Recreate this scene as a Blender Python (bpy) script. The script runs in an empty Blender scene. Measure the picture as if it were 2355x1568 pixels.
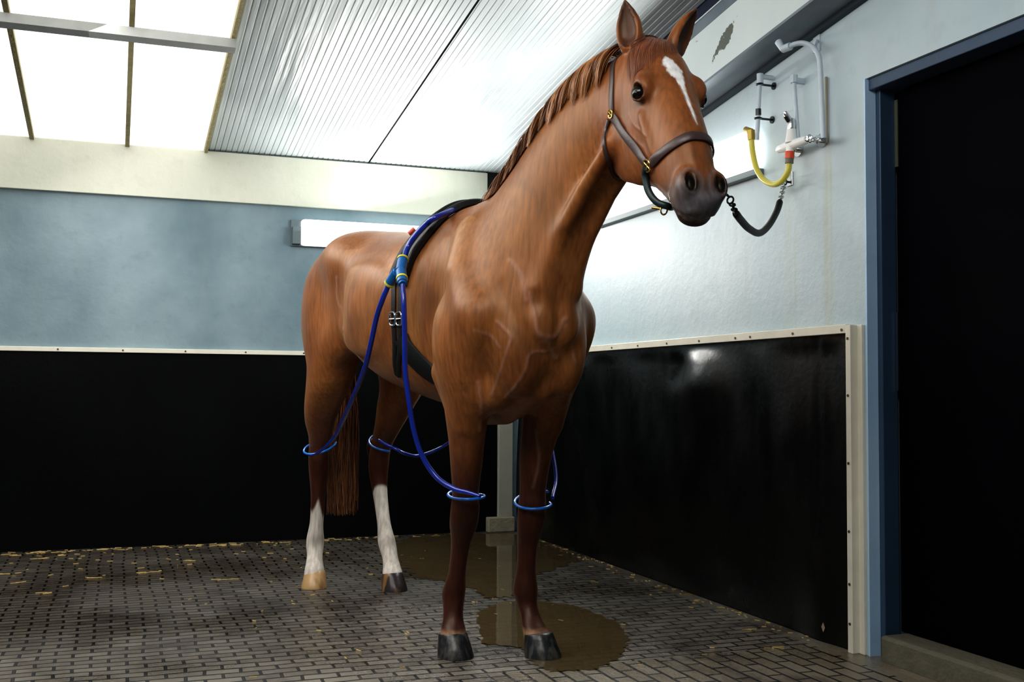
import bpy, bmesh, math, random
import numpy as np
from mathutils import Vector, Matrix
from mathutils.bvhtree import BVHTree

sc = bpy.context.scene
COL = sc.collection
RES = 0.0055          # grid step of the sculpted horse, metres

# ------------------------------------------------------------------ camera
FPX = 2465.14
CAMM = np.array([[0.9999852306668496, -0.005434928533795548, 0.0],
                 [-0.00024076411527130932, -0.0442987534884368, -0.9990182993679403],
                 [0.005429593061018721, 0.9990035445338536, -0.044299407761148386]])
cd = bpy.data.cameras.new('camera')
cam = bpy.data.objects.new('camera', cd)
COL.objects.link(cam)
cd.sensor_width = 36.0
cd.lens = 36.0 * FPX / 2355.0
cd.clip_start = 0.05
m4 = Matrix.Identity(4)
for i in range(3):
    for j in range(3):
        m4[i][j] = CAMM[i][j]
m4[2][3] = 1.0
cam.matrix_world = m4
sc.camera = cam
sc.view_settings.view_transform = 'Standard'
sc.view_settings.look = 'None'

# ------------------------------------------------------------------ frames
# horse frame: x forward, y to its left, z up ; room frame: s along right wall from the corner, t along back wall
HO = np.array([-0.047, 4.06, 0.0])
HF = np.array([.482, -.876, 0.0]); HF /= np.linalg.norm(HF)
HL = np.array([-HF[1], HF[0], 0.0])
HZ = np.array([0.0, 0.0, 1.0])
def hw(p):
    p = np.asarray(p, float)
    return HO + p[..., 0:1] * HF + p[..., 1:2] * HL + p[..., 2:3] * HZ
RC = np.array([.044, 7.642, 0.0])
_th = math.radians(-69.736)
D2 = np.array([math.cos(_th), math.sin(_th), 0.0])
D1 = np.array([-D2[1], D2[0], 0.0])
def rm(s, t, z):
    return RC + D2 * s - D1 * t + HZ * z
ROOM = Matrix(((D2[0], -D1[0], 0, RC[0]), (D2[1], -D1[1], 0, RC[1]), (0, 0, 1, 0), (0, 0, 0, 1)))

# ------------------------------------------------------------------ helpers
def link(name, me, mat=None, parent=None, smooth=True):
    o = bpy.data.objects.new(name, me)
    COL.objects.link(o)
    if mat is not None and not len(me.materials):
        me.materials.append(mat)
    if parent is not None:
        o.parent = parent
    if smooth and len(me.polygons):
        me.polygons.foreach_set('use_smooth', [True] * len(me.polygons))
    return o
def mesh_from(verts, faces, name='m'):
    me = bpy.data.meshes.new(name)
    me.from_pydata([tuple(map(float, v)) for v in verts], [], faces)
    me.update()
    return me
def tag(o, label=None, cat=None, group=None, kind=None):
    if label: o['label'] = label
    if cat: o['category'] = cat
    if group: o['group'] = group
    if kind: o['kind'] = kind
    return o
def empty(name, loc):
    o = bpy.data.objects.new(name, None)
    o.empty_display_size = 0.05
    COL.objects.link(o)
    o.location = Vector([float(c) for c in loc])
    return o
def keep(o, parent):
    """parent while keeping world placement (parents carry only a location)"""
    o.parent = parent
    o.matrix_parent_inverse = Matrix.Translation(parent.location).inverted()
    return o
class MB:
    """collects solids into one mesh, world coordinates"""
    def __init__(self): self.v = []; self.f = []
    def add(self, vs, fs):
        b = len(self.v)
        self.v += [tuple(map(float, v)) for v in vs]
        self.f += [tuple(b + i for i in f) for f in fs]
        return self
    def box(self, lo, hi, tr=None):
        x0, y0, z0 = lo; x1, y1, z1 = hi
        vs = [(x0,y0,z0),(x1,y0,z0),(x1,y1,z0),(x0,y1,z0),(x0,y0,z1),(x1,y0,z1),(x1,y1,z1),(x0,y1,z1)]
        if tr: vs = [tr(*v) for v in vs]
        return self.add(vs, [(0,3,2,1),(4,5,6,7),(0,1,5,4),(1,2,6,5),(2,3,7,6),(3,0,4,7)])
    def hexa(self, vs):
        return self.add(vs, [(0,3,2,1),(4,5,6,7),(0,1,5,4),(1,2,6,5),(2,3,7,6),(3,0,4,7)])
    def tube(self, pts, r, seg=12, closed=False, flat=None, cap=True):
        """round tube along pts; r float or list"""
        P = [np.array(p, float) for p in pts]; n = len(P)
        R = [r] * n if np.isscalar(r) else list(r)
        tang = []
        for i in range(n):
            if closed: t = P[(i+1) % n] - P[i-1]
            else: t = P[min(i+1, n-1)] - P[max(i-1, 0)]
            tang.append(t / (np.linalg.norm(t) + 1e-12))
        ref = np.array([0, 0, 1.0]) if abs(tang[0][2]) < .9 else np.array([1.0, 0, 0])
        u = ref - tang[0] * (ref @ tang[0]); u /= np.linalg.norm(u)
        vs = []
        for i in range(n):
            u = u - tang[i] * (u @ tang[i]); u /= np.linalg.norm(u)
            w = np.cross(tang[i], u)
            for k in range(seg):
                a = 2 * math.pi * k / seg
                vs.append(P[i] + (u * math.cos(a) + w * math.sin(a)) * R[i])
        fs = []
        m = n if closed else n - 1
        for i in range(m):
            j = (i + 1) % n
            for k in range(seg):
                k2 = (k + 1) % seg
                fs.append((i*seg+k, i*seg+k2, j*seg+k2, j*seg+k))
        if not closed and cap:
            fs.append(tuple(range(seg))[::-1]); fs.append(tuple((n-1)*seg + k for k in range(seg)))
        return self.add(vs, fs)
    def ribbon(self, pts, nrm, width, thick, closed=False):
        """flat strap: pts centre line on the surface, nrm outward normals, width across, thick outward"""
        P = [np.array(p, float) for p in pts]; N = [np.array(q, float) for q in nrm]; n = len(P)
        W = [width] * n if np.isscalar(width) else list(width)
        vs = []
        for i in range(n):
            t = (P[(i+1) % n] - P[i-1]) if closed else (P[min(i+1,n-1)] - P[max(i-1,0)])
            t /= np.linalg.norm(t) + 1e-12
            nn = N[i] - t * (N[i] @ t); nn /= np.linalg.norm(nn) + 1e-12
            b = np.cross(t, nn); h = W[i] / 2; c = min(.25 * thick, .2 * h)
            prof = [(-h, 0), (-h, thick - c), (-h + c * 1.5, thick), (h - c * 1.5, thick), (h, thick - c), (h, 0)]
            for (x, y) in prof: vs.append(P[i] + b * x + nn * y)
        s = 6; fs = []
        for i in range(n if closed else n - 1):
            j = (i + 1) % n
            for k in range(s):
                k2 = (k + 1) % s
                fs.append((i*s+k, j*s+k, j*s+k2, i*s+k2))
        if not closed:
            fs.append(tuple(range(s))); fs.append(tuple((n-1)*s + k for k in range(s))[::-1])
        return self.add(vs, fs)
    def disc(self, c, axis, r, h, seg=24):
        a = np.array(axis, float); a /= np.linalg.norm(a); c = np.array(c, float)
        return self.tube([c, c + a * h], r, seg)
    def ring(self, c, axis, R, r, seg=20, tseg=8, sq=None):
        """torus; sq=(u,v) stretches along two in-plane vectors"""
        a = np.array(axis, float); a /= np.linalg.norm(a)
        ref = np.array([0, 0, 1.0]) if abs(a[2]) < .9 else np.array([1.0, 0, 0])
        u = ref - a * (ref @ a); u /= np.linalg.norm(u); w = np.cross(a, u)
        if sq is not None: u, w = np.array(sq[0], float), np.array(sq[1], float)
        pts = [np.array(c) + R * (u * math.cos(q) + w * math.sin(q)) for q in np.linspace(0, 2*math.pi, seg, endpoint=False)]
        return self.tube(pts, r, tseg, closed=True)
    def build(self, name, mat, parent=None, smooth=True, bevel=0, sub=0):
        me = mesh_from(self.v, self.f, name)
        bm = bmesh.new(); bm.from_mesh(me); bmesh.ops.recalc_face_normals(bm, faces=bm.faces); bm.to_mesh(me); bm.free()
        o = link(name, me, mat, None, smooth)
        if parent is not None: keep(o, parent)
        if bevel:
            b = o.modifiers.new('bevel', 'BEVEL'); b.width = bevel; b.segments = 2; b.limit_method = 'ANGLE'
        if sub:
            b = o.modifiers.new('sub', 'SUBSURF'); b.levels = sub; b.render_levels = sub
        if smooth and not sub:
            try: me.set_sharp_from_angle(angle=math.radians(40))
            except Exception: pass
        return o
def spline(pts, m=8):
    P = np.array(pts, float); n = len(P)
    if n < 3: return np.array([P[0] + (P[-1] - P[0]) * t for t in np.linspace(0, 1, m + 1)])
    out = []
    for i in range(n - 1):
        p0 = P[i-1] if i > 0 else 2 * P[0] - P[1]
        p1, p2 = P[i], P[i+1]
        p3 = P[i+2] if i + 2 < n else 2 * P[-1] - P[-2]
        for t in np.arange(m) / m:
            out.append(.5 * ((2*p1) + (-p0+p2)*t + (2*p0-5*p1+4*p2-p3)*t*t + (-p0+3*p1-3*p2+p3)*t**3))
    out.append(P[-1])
    return np.array(out)

# ------------------------------------------------------------------ node material helper
def newmat(name):
    m = bpy.data.materials.new(name); m.use_nodes = True
    nt = m.node_tree
    return m, nt, nt.nodes['Principled BSDF']
def simple(name, col, rough=.5, metal=0, var=.12, scale=6.0, bump=0, bscale=60, spec=None, coat=0, emit=None):
    m, nt, b = newmat(name)
    tc = nt.nodes.new('ShaderNodeTexCoord'); nz = nt.nodes.new('ShaderNodeTexNoise')
    nz.inputs['Scale'].default_value = scale; nz.inputs['Detail'].default_value = 5
    nt.links.new(tc.outputs['Object'], nz.inputs['Vector'])
    mx = nt.nodes.new('ShaderNodeMix'); mx.data_type = 'RGBA'
    a = [max(0, c * (1 - var)) for c in col] + [1]; c2 = [min(1, c * (1 + var)) for c in col] + [1]
    mx.inputs[6].default_value = a; mx.inputs[7].default_value = c2
    nt.links.new(nz.outputs['Fac'], mx.inputs[0]); nt.links.new(mx.outputs[2], b.inputs['Base Color'])
    b.inputs['Roughness'].default_value = rough; b.inputs['Metallic'].default_value = metal
    if spec is not None: b.inputs['Specular IOR Level'].default_value = spec
    if coat: b.inputs['Coat Weight'].default_value = coat; b.inputs['Coat Roughness'].default_value = .1
    if bump:
        n2 = nt.nodes.new('ShaderNodeTexNoise'); n2.inputs['Scale'].default_value = bscale; n2.inputs['Detail'].default_value = 4
        nt.links.new(tc.outputs['Object'], n2.inputs['Vector'])
        bp = nt.nodes.new('ShaderNodeBump'); bp.inputs['Strength'].default_value = bump; bp.inputs['Distance'].default_value = .01
        nt.links.new(n2.outputs['Fac'], bp.inputs['Height']); nt.links.new(bp.outputs['Normal'], b.inputs['Normal'])
    if emit:
        b.inputs['Emission Color'].default_value = (*emit[0], 1); b.inputs['Emission Strength'].default_value = emit[1]
    return m
# ================================================================== HORSE
class Sdf:
    def __init__(self, lo, hi, h):
        self.lo = np.array(lo, float); self.h = h
        self.n = np.ceil((np.array(hi) - self.lo) / h).astype(int) + 1
        self.D = np.full(tuple(self.n), .3, np.float32)
        self.ax = [self.lo[i] + h * np.arange(self.n[i]) for i in range(3)]
    def sl(self, lo, hi):
        a = np.clip(np.floor((np.array(lo) - self.lo) / self.h).astype(int), 0, self.n - 1)
        b = np.clip(np.ceil((np.array(hi) - self.lo) / self.h).astype(int) + 1, 1, self.n)
        s = tuple(slice(a[i], b[i]) for i in range(3))
        X, Y, Z = (self.ax[i][s[i]].astype(np.float32) for i in range(3))
        return s, X[:, None, None], Y[None, :, None], Z[None, None, :]
    @staticmethod
    def smin(a, b, k):
        if k <= 0: return np.minimum(a, b)
        h = np.maximum(k - np.abs(a - b), 0) / k
        return np.minimum(a, b) - h * h * k * .25
    def union(self, s, d, k): self.D[s] = self.smin(self.D[s], d, k)
    def cut(self, s, d, k): self.D[s] = -self.smin(-self.D[s], d, k)
    def ell(self, c, r, k=.03, R=None, cut=False, n=2.0):
        c = np.array(c, float); r = np.array(r, float)
        m = (max(r) if R is not None else r) + k + 2 * self.h
        s, X, Y, Z = self.sl(c - m, c + m)
        x, y, z = X - c[0], Y - c[1], Z - c[2]
        if R is None: q = (x / r[0], y / r[1], z / r[2])
        else: q = tuple((x * R[i][0] + y * R[i][1] + z * R[i][2]) / r[i] for i in range(3))
        rr = (np.abs(q[0])**n + np.abs(q[1])**n + np.abs(q[2])**n)**(1/n) + 1e-6
        L = np.sqrt(x*x + y*y + z*z) + 1e-6
        d = (L * (1 - 1 / rr)).astype(np.float32)
        d = np.where(rr < .15, -min(r) * .85, d).astype(np.float32)
        (self.cut if cut else self.union)(s, d, k)
    def cap(self, pts, rad, k=.02, cut=False):
        """capsule chain, radii per point"""
        P = np.array(pts, float); Rr = [rad] * len(P) if np.isscalar(rad) else list(rad)
        m = max(Rr) + k + 2 * self.h
        s, X, Y, Z = self.sl(P.min(0) - m, P.max(0) + m)
        best = None
        for i in range(len(P) - 1):
            a, b = P[i], P[i+1]; ab = b - a; L2 = ab @ ab + 1e-12
            t = np.clip(((X-a[0])*ab[0] + (Y-a[1])*ab[1] + (Z-a[2])*ab[2]) / L2, 0, 1)
            d = np.sqrt((X-a[0]-ab[0]*t)**2 + (Y-a[1]-ab[1]*t)**2 + (Z-a[2]-ab[2]*t)**2) - (Rr[i] + (Rr[i+1]-Rr[i]) * t)
            best = d if best is None else np.minimum(best, d)
        (self.cut if cut else self.union)(s, best.astype(np.float32), k)
    def loft(self, st, U=(0, 1, 0), k=.04, m=5, cut=False, capf=.6):
        """st: rows (Tx,Ty,Tz, Bx,By,Bz, half width, exponent)"""
        S = spline(st, m); U = np.array(U, float)
        T, B, a, n = S[:, :3], S[:, 3:6], S[:, 6], S[:, 7]
        mg = k + .03
        ext = a[:, None] * np.abs(U)[None, :]
        lo = np.minimum(np.minimum(T, B) - ext, (T+B)/2 - ext).min(0) - mg - .03
        hi = (np.maximum(T, B) + ext).max(0) + mg + .03
        s, X, Y, Z = self.sl(lo, hi)
        Dl = np.full(self.D[s].shape, .3, np.float32)
        base = [s[i].start for i in range(3)]
        for i in range(len(S) - 1):
            l2 = (np.minimum(T[i:i+2], B[i:i+2]) - ext[i:i+2]).min(0) - mg - .02
            h2 = (np.maximum(T[i:i+2], B[i:i+2]) + ext[i:i+2]).max(0) + mg + .02
            s2, x, y, z = self.sl(np.maximum(l2, lo), np.minimum(h2, hi))
            ls = tuple(slice(max(0, s2[j].start - base[j]), min(Dl.shape[j], s2[j].stop - base[j])) for j in range(3))
            x = self.ax[0][base[0]+ls[0].start: base[0]+ls[0].stop].astype(np.float32)[:, None, None]
            y = self.ax[1][base[1]+ls[1].start: base[1]+ls[1].stop].astype(np.float32)[None, :, None]
            z = self.ax[2][base[2]+ls[2].start: base[2]+ls[2].stop].astype(np.float32)[None, None, :]
            c0, c1 = (T[i]+B[i])/2, (T[i+1]+B[i+1])/2
            v0, v1 = (T[i]-B[i]), (T[i+1]-B[i+1])
            b0, b1 = np.linalg.norm(v0)/2, np.linalg.norm(v1)/2
            v = v0/b0 + v1/b1; v /= np.linalg.norm(v)
            u = U - v * (U @ v); u /= np.linalg.norm(u)
            w = np.cross(u, v); dc = c1 - c0; dw = dc @ w
            if abs(dw) < 1e-6: continue
            px, py, pz = x - c0[0], y - c0[1], z - c0[2]
            tr = (px*w[0] + py*w[1] + pz*w[2]) / dw; t = np.clip(tr, 0, 1)
            px = px - dc[0]*t; py = py - dc[1]*t; pz = pz - dc[2]*t
            qa = px*u[0] + py*u[1] + pz*u[2]; qb = px*v[0] + py*v[1] + pz*v[2]; qe = px*w[0] + py*w[1] + pz*w[2]
            aa = a[i] + (a[i+1]-a[i])*t; bb = b0 + (b1-b0)*t; cc = np.minimum(aa, bb) * capf; nn = n[i]
            r = (np.abs(qa/aa)**nn + np.abs(qb/bb)**nn + np.abs(qe/cc)**nn)**(1/nn) + 1e-5
            L = np.sqrt(qa*qa + qb*qb + qe*qe) + 1e-6
            d = L * (1 - 1/r)
            d = np.where(r < .2, -np.minimum(aa, bb) * .8, d)
            if i > 0: d = np.where(tr < -.3, .3, d)
            if i < len(S) - 2: d = np.where(tr > 1.3, .3, d)
            Dl[ls] = np.minimum(Dl[ls], d.astype(np.float32))
        (self.cut if cut else self.union)(s, Dl, k)
    def value(self, P):
        P = np.atleast_2d(P); g = (P - self.lo) / self.h
        g = np.clip(g, 0, self.n - 1.001); i = np.floor(g).astype(int); f = g - i
        out = 0
        for a in (0, 1):
            for b in (0, 1):
                for c in (0, 1):
                    wt = (f[:,0] if a else 1-f[:,0]) * (f[:,1] if b else 1-f[:,1]) * (f[:,2] if c else 1-f[:,2])
                    out = out + wt * self.D[i[:,0]+a, i[:,1]+b, i[:,2]+c]
        return out
    def grad(self, P):
        P = np.atleast_2d(P); e = self.h * 1.2; g = np.zeros_like(P)
        for i in range(3):
            d = np.zeros(3); d[i] = e
            g[:, i] = self.value(P + d) - self.value(P - d)
        return g / (np.linalg.norm(g, axis=1, keepdims=True) + 1e-9)
    def onto(self, P, off=0.0, it=12):
        P = np.atleast_2d(np.array(P, float)).copy()
        for _ in range(it):
            g = self.grad(P); P -= g * np.clip(self.value(P) - off, -.02, .02)[:, None]
        return P, self.grad(P)
    def nets(self):
        D = self.D; ins = D < 0
        c = np.zeros(tuple(self.n - 1), np.uint8)
        for a in (0, 1):
            for b in (0, 1):
                for d in (0, 1):
                    c += ins[a:self.n[0]-1+a, b:self.n[1]-1+b, d:self.n[2]-1+d]
        act = (c > 0) & (c < 8)
        idx = np.argwhere(act); lut = np.full(act.shape, -1, np.int32); lut[act] = np.arange(len(idx))
        acc = np.zeros((len(idx), 3)); cnt = np.zeros(len(idx))
        corners = [(a, b, d) for a in (0,1) for b in (0,1) for d in (0,1)]
        val = {q: D[idx[:,0]+q[0], idx[:,1]+q[1], idx[:,2]+q[2]] for q in corners}
        for q in corners:
            for ax in range(3):
                if q[ax] == 0:
                    p = list(q); p[ax] = 1; p = tuple(p)
                    v0, v1 = val[q], val[p]; cr = (v0 < 0) != (v1 < 0)
                    t = np.where(cr, v0 / np.where(v0 == v1, 1, v0 - v1), 0)
                    pt = np.array(q, float)[None, :].repeat(len(idx), 0); pt[:, ax] += t
                    acc += np.where(cr[:, None], pt, 0); cnt += cr
        V = self.lo + (idx + acc / cnt[:, None]) * self.h
        F = []
        for ax in range(3):
            s0 = [slice(None)]*3; s1 = [slice(None)]*3; s0[ax] = slice(0, -1); s1[ax] = slice(1, None)
            A = ins[tuple(s0)]; Bq = ins[tuple(s1)]
            e = np.argwhere(A != Bq); o1, o2 = [(1, 2), (2, 0), (0, 1)][ax]
            ok = (e[:, o1] > 0) & (e[:, o2] > 0); e = e[ok]
            fl = A[e[:,0], e[:,1], e[:,2]]
            def L(d1, d2):
                q = e.copy(); q[:, o1] -= d1; q[:, o2] -= d2; return lut[q[:,0], q[:,1], q[:,2]]
            quad = np.stack([L(0,0), L(1,0), L(1,1), L(0,1)], 1)
            quad[~fl] = quad[~fl][:, ::-1]
            F.append(quad)
        return V, np.concatenate(F)

def tb(x, zt, zb, a, n=2.2, y=0.0): return (x, y, zt, x, y, zb, a, n)
G = Sdf((-1.95, -.42, .03), (1.32, .46, 2.36), RES)
# --- trunk
G.loft([tb(-1.60, 1.46, 1.30, .10), tb(-1.53, 1.575, 1.26, .20), tb(-1.42, 1.665, 1.24, .255), tb(-1.28, 1.715, 1.20, .275), tb(-1.12, 1.73, 1.13, .285),
        tb(-.95, 1.715, 1.055, .295), tb(-.75, 1.68, 1.00, .315), tb(-.52, 1.665, .962, .315), tb(-.32, 1.68, .93, .285), tb(-.15, 1.715, .925, .25),
        tb(.0, 1.70, .925, .22), tb(.14, 1.62, .94, .21), tb(.26, 1.50, .98, .20), tb(.36, 1.36, 1.06, .155), tb(.40, 1.28, 1.14, .10)], k=.0, m=4)
# --- neck
G.loft([(-.02,0,1.69, .33,0,1.14, .165, 2.0), (.07,0,1.745, .40,.0,1.22, .158, 2.0), (.17,.01,1.825, .44,.02,1.34, .130, 2.0), (.31,.03,1.945, .465,.035,1.47, .102, 2.0),
        (.46,.055,2.04, .50,.055,1.60, .082, 2.1), (.62,.08,2.09, .575,.085,1.70, .075, 2.1), (.77,.10,2.10, .70,.10,1.78, .068, 2.1)], k=.10, m=9)
# --- head frame
HP0 = np.array([.80, .108, 2.10]); _ps = math.radians(-10)
_fw = np.array([math.cos(_ps), math.sin(_ps), 0]); HU = np.array([-math.sin(_ps), math.cos(_ps), 0])
HA = .5 * _fw + np.array([0, 0, -.866]); HD = .866 * _fw + np.array([0, 0, .5])
_piv = np.array([.95, .108, 0]); _r = HP0 - _piv
HP0 = _piv + np.array([_r[0]*math.cos(_ps) - _r[1]*math.sin(_ps), _r[0]*math.sin(_ps) + _r[1]*math.cos(_ps), _r[2]])
def hd(s, d, l=0.0): return HP0 + HA * s + HD * d + HU * l
def hs(s, dt, db, a, n=2.3): return (*hd(s, dt), *hd(s, db), a, n)
HR = np.array([HA, HU, HD])
def pair(fn):
    for sg in (-1, 1): fn(sg)
G.loft([hs(-.045, .005, -.13, .045), hs(-.02, .022, -.19, .078), hs(.04, .047, -.24, .108), hs(.11, .064, -.28, .118), hs(.18, .068, -.305, .114), hs(.25, .069, -.305, .108),
        hs(.31, .071, -.285, .100), hs(.37, .073, -.242, .091), hs(.43, .072, -.185, .082), hs(.49, .064, -.15, .073), hs(.545, .052, -.125, .066), hs(.59, .040, -.10, .067),
        hs(.625, .020, -.075, .062), hs(.65, -.004, -.055, .048)], U=HU, k=.05, m=5)
def face(sg):
    G.ell(hd(.225, -.188, sg*.062), (.14, .036, .135), .04, HR)                      # cheek
    G.ell(hd(.30, -.20, sg*.045), (.09, .03, .06), .03, HR)
    G.ell(hd(.190, .018, sg*.095), (.046, .026, .030), .04, HR)                      # orbit
    G.cap([hd(.27, -.035, sg*.100), hd(.34, -.045, sg*.092), hd(.42, -.05, sg*.080)], [.002, .009, .004], .03)   # facial crest
    G.ell(hd(.35, -.09, sg*.116), (.07, .012, .03), .04, HR, cut=True)
    G.ell(hd(.31, .015, sg*.118), (.08, .016, .03), .04, HR, cut=True)
    G.ell(hd(.585, .012, sg*.052), (.048, .028, .040), .025, HR)                     # nostril rim
    G.ell(hd(.60, -.04, sg*.045), (.04, .025, .03), .03, HR)
    G.ell(hd(.115, .0, sg*.128), (.03, .010, .025), .03, HR, cut=True)              # hollow above eye
    G.cap([hd(.02, -.10, sg*.075), hd(.10, -.16, sg*.08)], [.02, .02], .04)
pair(face)
G.ell(hd(.635, -.012, 0), (.028, .046, .040), .02, HR)      # upper lip
G.ell(hd(.632, -.070, 0), (.034, .052, .030), .02, HR)      # lower lip / chin
G.ell(hd(.585, -.105, 0), (.035, .028, .018), .02, HR)
for sg in (-1, 1):
    G.ell(hd(.597, .047, sg*.050), (.034, .0150, .030), .008, HR, cut=True)
    G.ell(hd(.578, .058, sg*.043), (.020, .009, .018), .008, HR, cut=True)
    G.cap([hd(.672, -.030, 0), hd(.668, -.038, sg*.02), hd(.655, -.048, sg*.040), hd(.62, -.060, sg*.062), hd(.575, -.068, sg*.074), hd(.55, -.070, sg*.078)], [.006, .006, .006, .006, .005, .003], .006, cut=True)   # mouth
    G.cap([hd(.640, .0, sg*.012), hd(.652, -.018, sg*.010)], [.006, .006], .012, cut=True)
# eye sockets and lids
EYE = {}
for sg in (-1, 1):
    ea = HU * sg * .80 + HD * .60 + HA * .05; ea /= np.linalg.norm(ea)
    p = hd(.212, .018, sg*.13) + ea * .03
    for _ in range(80):
        q = float(G.value(p)[0])
        if q > .0005: p = p - ea * max(.0005, min(.01, q))
    c = p - ea * .0135; EYE[sg] = (c, ea)
    e1 = HA - ea * (HA @ ea); e1 /= np.linalg.norm(e1); e2 = np.cross(ea, e1); e2 *= np.sign(e2 @ HD) or 1
    G.cap([c + e1*math.cos(a)*.0275 + e2*math.sin(a)*.0235 + ea*(.0095 if math.sin(a) > 0 else .005) for a in np.linspace(0, 2*math.pi, 25)], .0048, .014)
    G.ell(c + ea * .018, (.0265, .0220, .018), .003, np.array([e1, e2, ea]), cut=True)
# ears
EAR = {}
for sg in (-1, 1):
    b = hd(-.005, -.015, sg*(.076 if sg < 0 else .070))
    up = np.array([-.02 + .0, 0, 1.0]) + HU * sg * (.12 if sg < 0 else .50) + _fw * (.0 if sg < 0 else .12); up /= np.linalg.norm(up)
    Ln = .155 if sg < 0 else .17
    opn = _fw * .75 + HU * sg * .66 if sg > 0 else _fw * .62 - HU * .78; opn -= up * (opn @ up); opn /= np.linalg.norm(opn)
    sd = np.cross(up, opn); EAR[sg] = (b, up, opn, sd, Ln)
    def eb(t, r, w, o): # section: along ear, radius back-front, width
        c = b + up * Ln * t + opn * o; return (*(c + opn * r), *(c - opn * r), w, 2.0)
    G.loft([eb(-.12,.022,.026,-.01), eb(.05,.032,.038,0), eb(.25,.032,.045,0), eb(.5,.028,.043,0), eb(.72,.021,.031,.0), eb(.9,.012,.016,.004), eb(1.0,.004,.006,.006)], U=sd, k=.015, m=4, capf=.8)
    G.loft([eb(.06,.012,.016,.026), eb(.25,.021,.033,.024), eb(.5,.019,.032,.020), eb(.72,.014,.021,.016), eb(.93,.006,.007,.012)], U=sd, k=.006, m=4, cut=True, capf=.8)
# --- fore legs   z, x, y, rx, ry
def leg(st, k=.05, m=4):
    G.loft([(x+rx, y, z, x-rx, y, z, ry, n) for (z, x, y, rx, ry, n) in st], k=k, m=m, capf=.5)
def foreleg(sg, C, fat=0):
    C = sorted(C); zz = [c[0] for c in C]
    rows = [(1.42, .10, sg*.13, .13, .05, 2), (1.30, .12, sg*.175, .17, .075, 2), (1.16, .10, sg*.20, .16, .085, 2), (1.05, .08, sg*.195, .14, .082, 2)]
    rad = [(.96,.115,.078),(.88,.092,.072),(.80,.078,.063),(.72,.067,.057),(.65,.057,.051),(.60,.053,.049),(.565,.056,.052),(.53,.057,.053),(.49,.055,.051),(.45,.046,.042),
           (.40,.040,.034),(.34,.038,.031),(.29,.040,.033),(.25,.046,.040),(.215,.049,.043),(.18,.043,.039),(.145,.039,.037),(.12,.041,.040),(.095,.047,.046),(.06,.052,.052)]
    for z, rx, ry in rad:
        f = fat if .2 < z < .46 else 0
        rows.append((z, float(np.interp(z, zz, [c[1] for c in C])), float(np.interp(z, zz, [c[2] for c in C])), rx + f, ry + f * .5, 2))
    leg(rows)
foreleg(-1, [(.06,-.085,-.142), (.095,-.095,-.139), (.13,-.112,-.132), (.17,-.128,-.124), (.215,-.138,-.119), (.27,-.118,-.119), (.31,-.102,-.121), (.40,-.070,-.125), (.48,-.036,-.130), (.55,-.012,-.135),
     (.62,.002,-.140), (.73,.018,-.146), (.85,.040,-.156), (.96,.065,-.172)])
foreleg(1, [(.06,.048,.145), (.095,.024,.145), (.13,-.006,.146), (.17,-.035,.146), (.205,-.050,.146), (.27,-.048,.146), (.40,-.034,.145), (.48,-.010,.145), (.55,.003,.144), (.62,.006,.145), (.74,.020,.147),
     (.85,.045,.158), (.96,.065,.172)], .006)
# --- hind legs
def hindleg(P):
    leg([(z, x, y, rx, ry, 2.0) for (z, x, y, rx, ry) in P], k=.05)
def hl(h, sg):
    up = [(1.50, -1.30, sg*.13, .20, .10), (1.36, -1.33, sg*.165, .235, .12), (1.22, -1.35, sg*.18, .225, .120), (1.10, -1.37, sg*.182, .19, .110)]
    rr = {1.0:(.165,.098), .91:(.130,.085), .83:(.102,.070), .76:(.082,.058), .70:(.072,.050), .65:(.070,.050), .60:(.065,.050), .55:(.056,.046), .48:(.046,.038), .40:(.042,.034), .32:(.042,.033),
          .275:(.045,.037), .235:(.051,.043), .195:(.050,.043), .155:(.041,.039), .12:(.042,.042), .09:(.048,.048), .06:(.052,.052)}
    return up + [(z, x, y, *rr[z]) for z, x, y in h]
hindleg(hl([(1.0,-1.42,-.185), (.91,-1.50,-.182), (.83,-1.57,-.172), (.76,-1.61,-.154), (.70,-1.648,-.147), (.65,-1.665,-.143), (.60,-1.672,-.140), (.55,-1.678,-.138), (.48,-1.682,-.138), (.40,-1.688,-.138), (.32,-1.698,-.139),
     (.275,-1.706,-.140), (.235,-1.712,-.140), (.195,-1.710,-.142), (.155,-1.694,-.148), (.12,-1.678,-.154), (.09,-1.666,-.158), (.06,-1.66,-.16)], -1))
hindleg(hl([(1.0,-1.355,.175), (.91,-1.415,.168), (.83,-1.47,.163), (.76,-1.535,.162), (.70,-1.585,.162), (.65,-1.608,.162), (.60,-1.618,.162), (.55,-1.618,.162), (.48,-1.60,.162), (.40,-1.572,.162), (.32,-1.54,.162),
     (.275,-1.52,.162), (.235,-1.503,.162), (.195,-1.48,.162), (.155,-1.452,.162), (.12,-1.432,.162), (.09,-1.42,.162), (.06,-1.415,.162)], 1))
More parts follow.
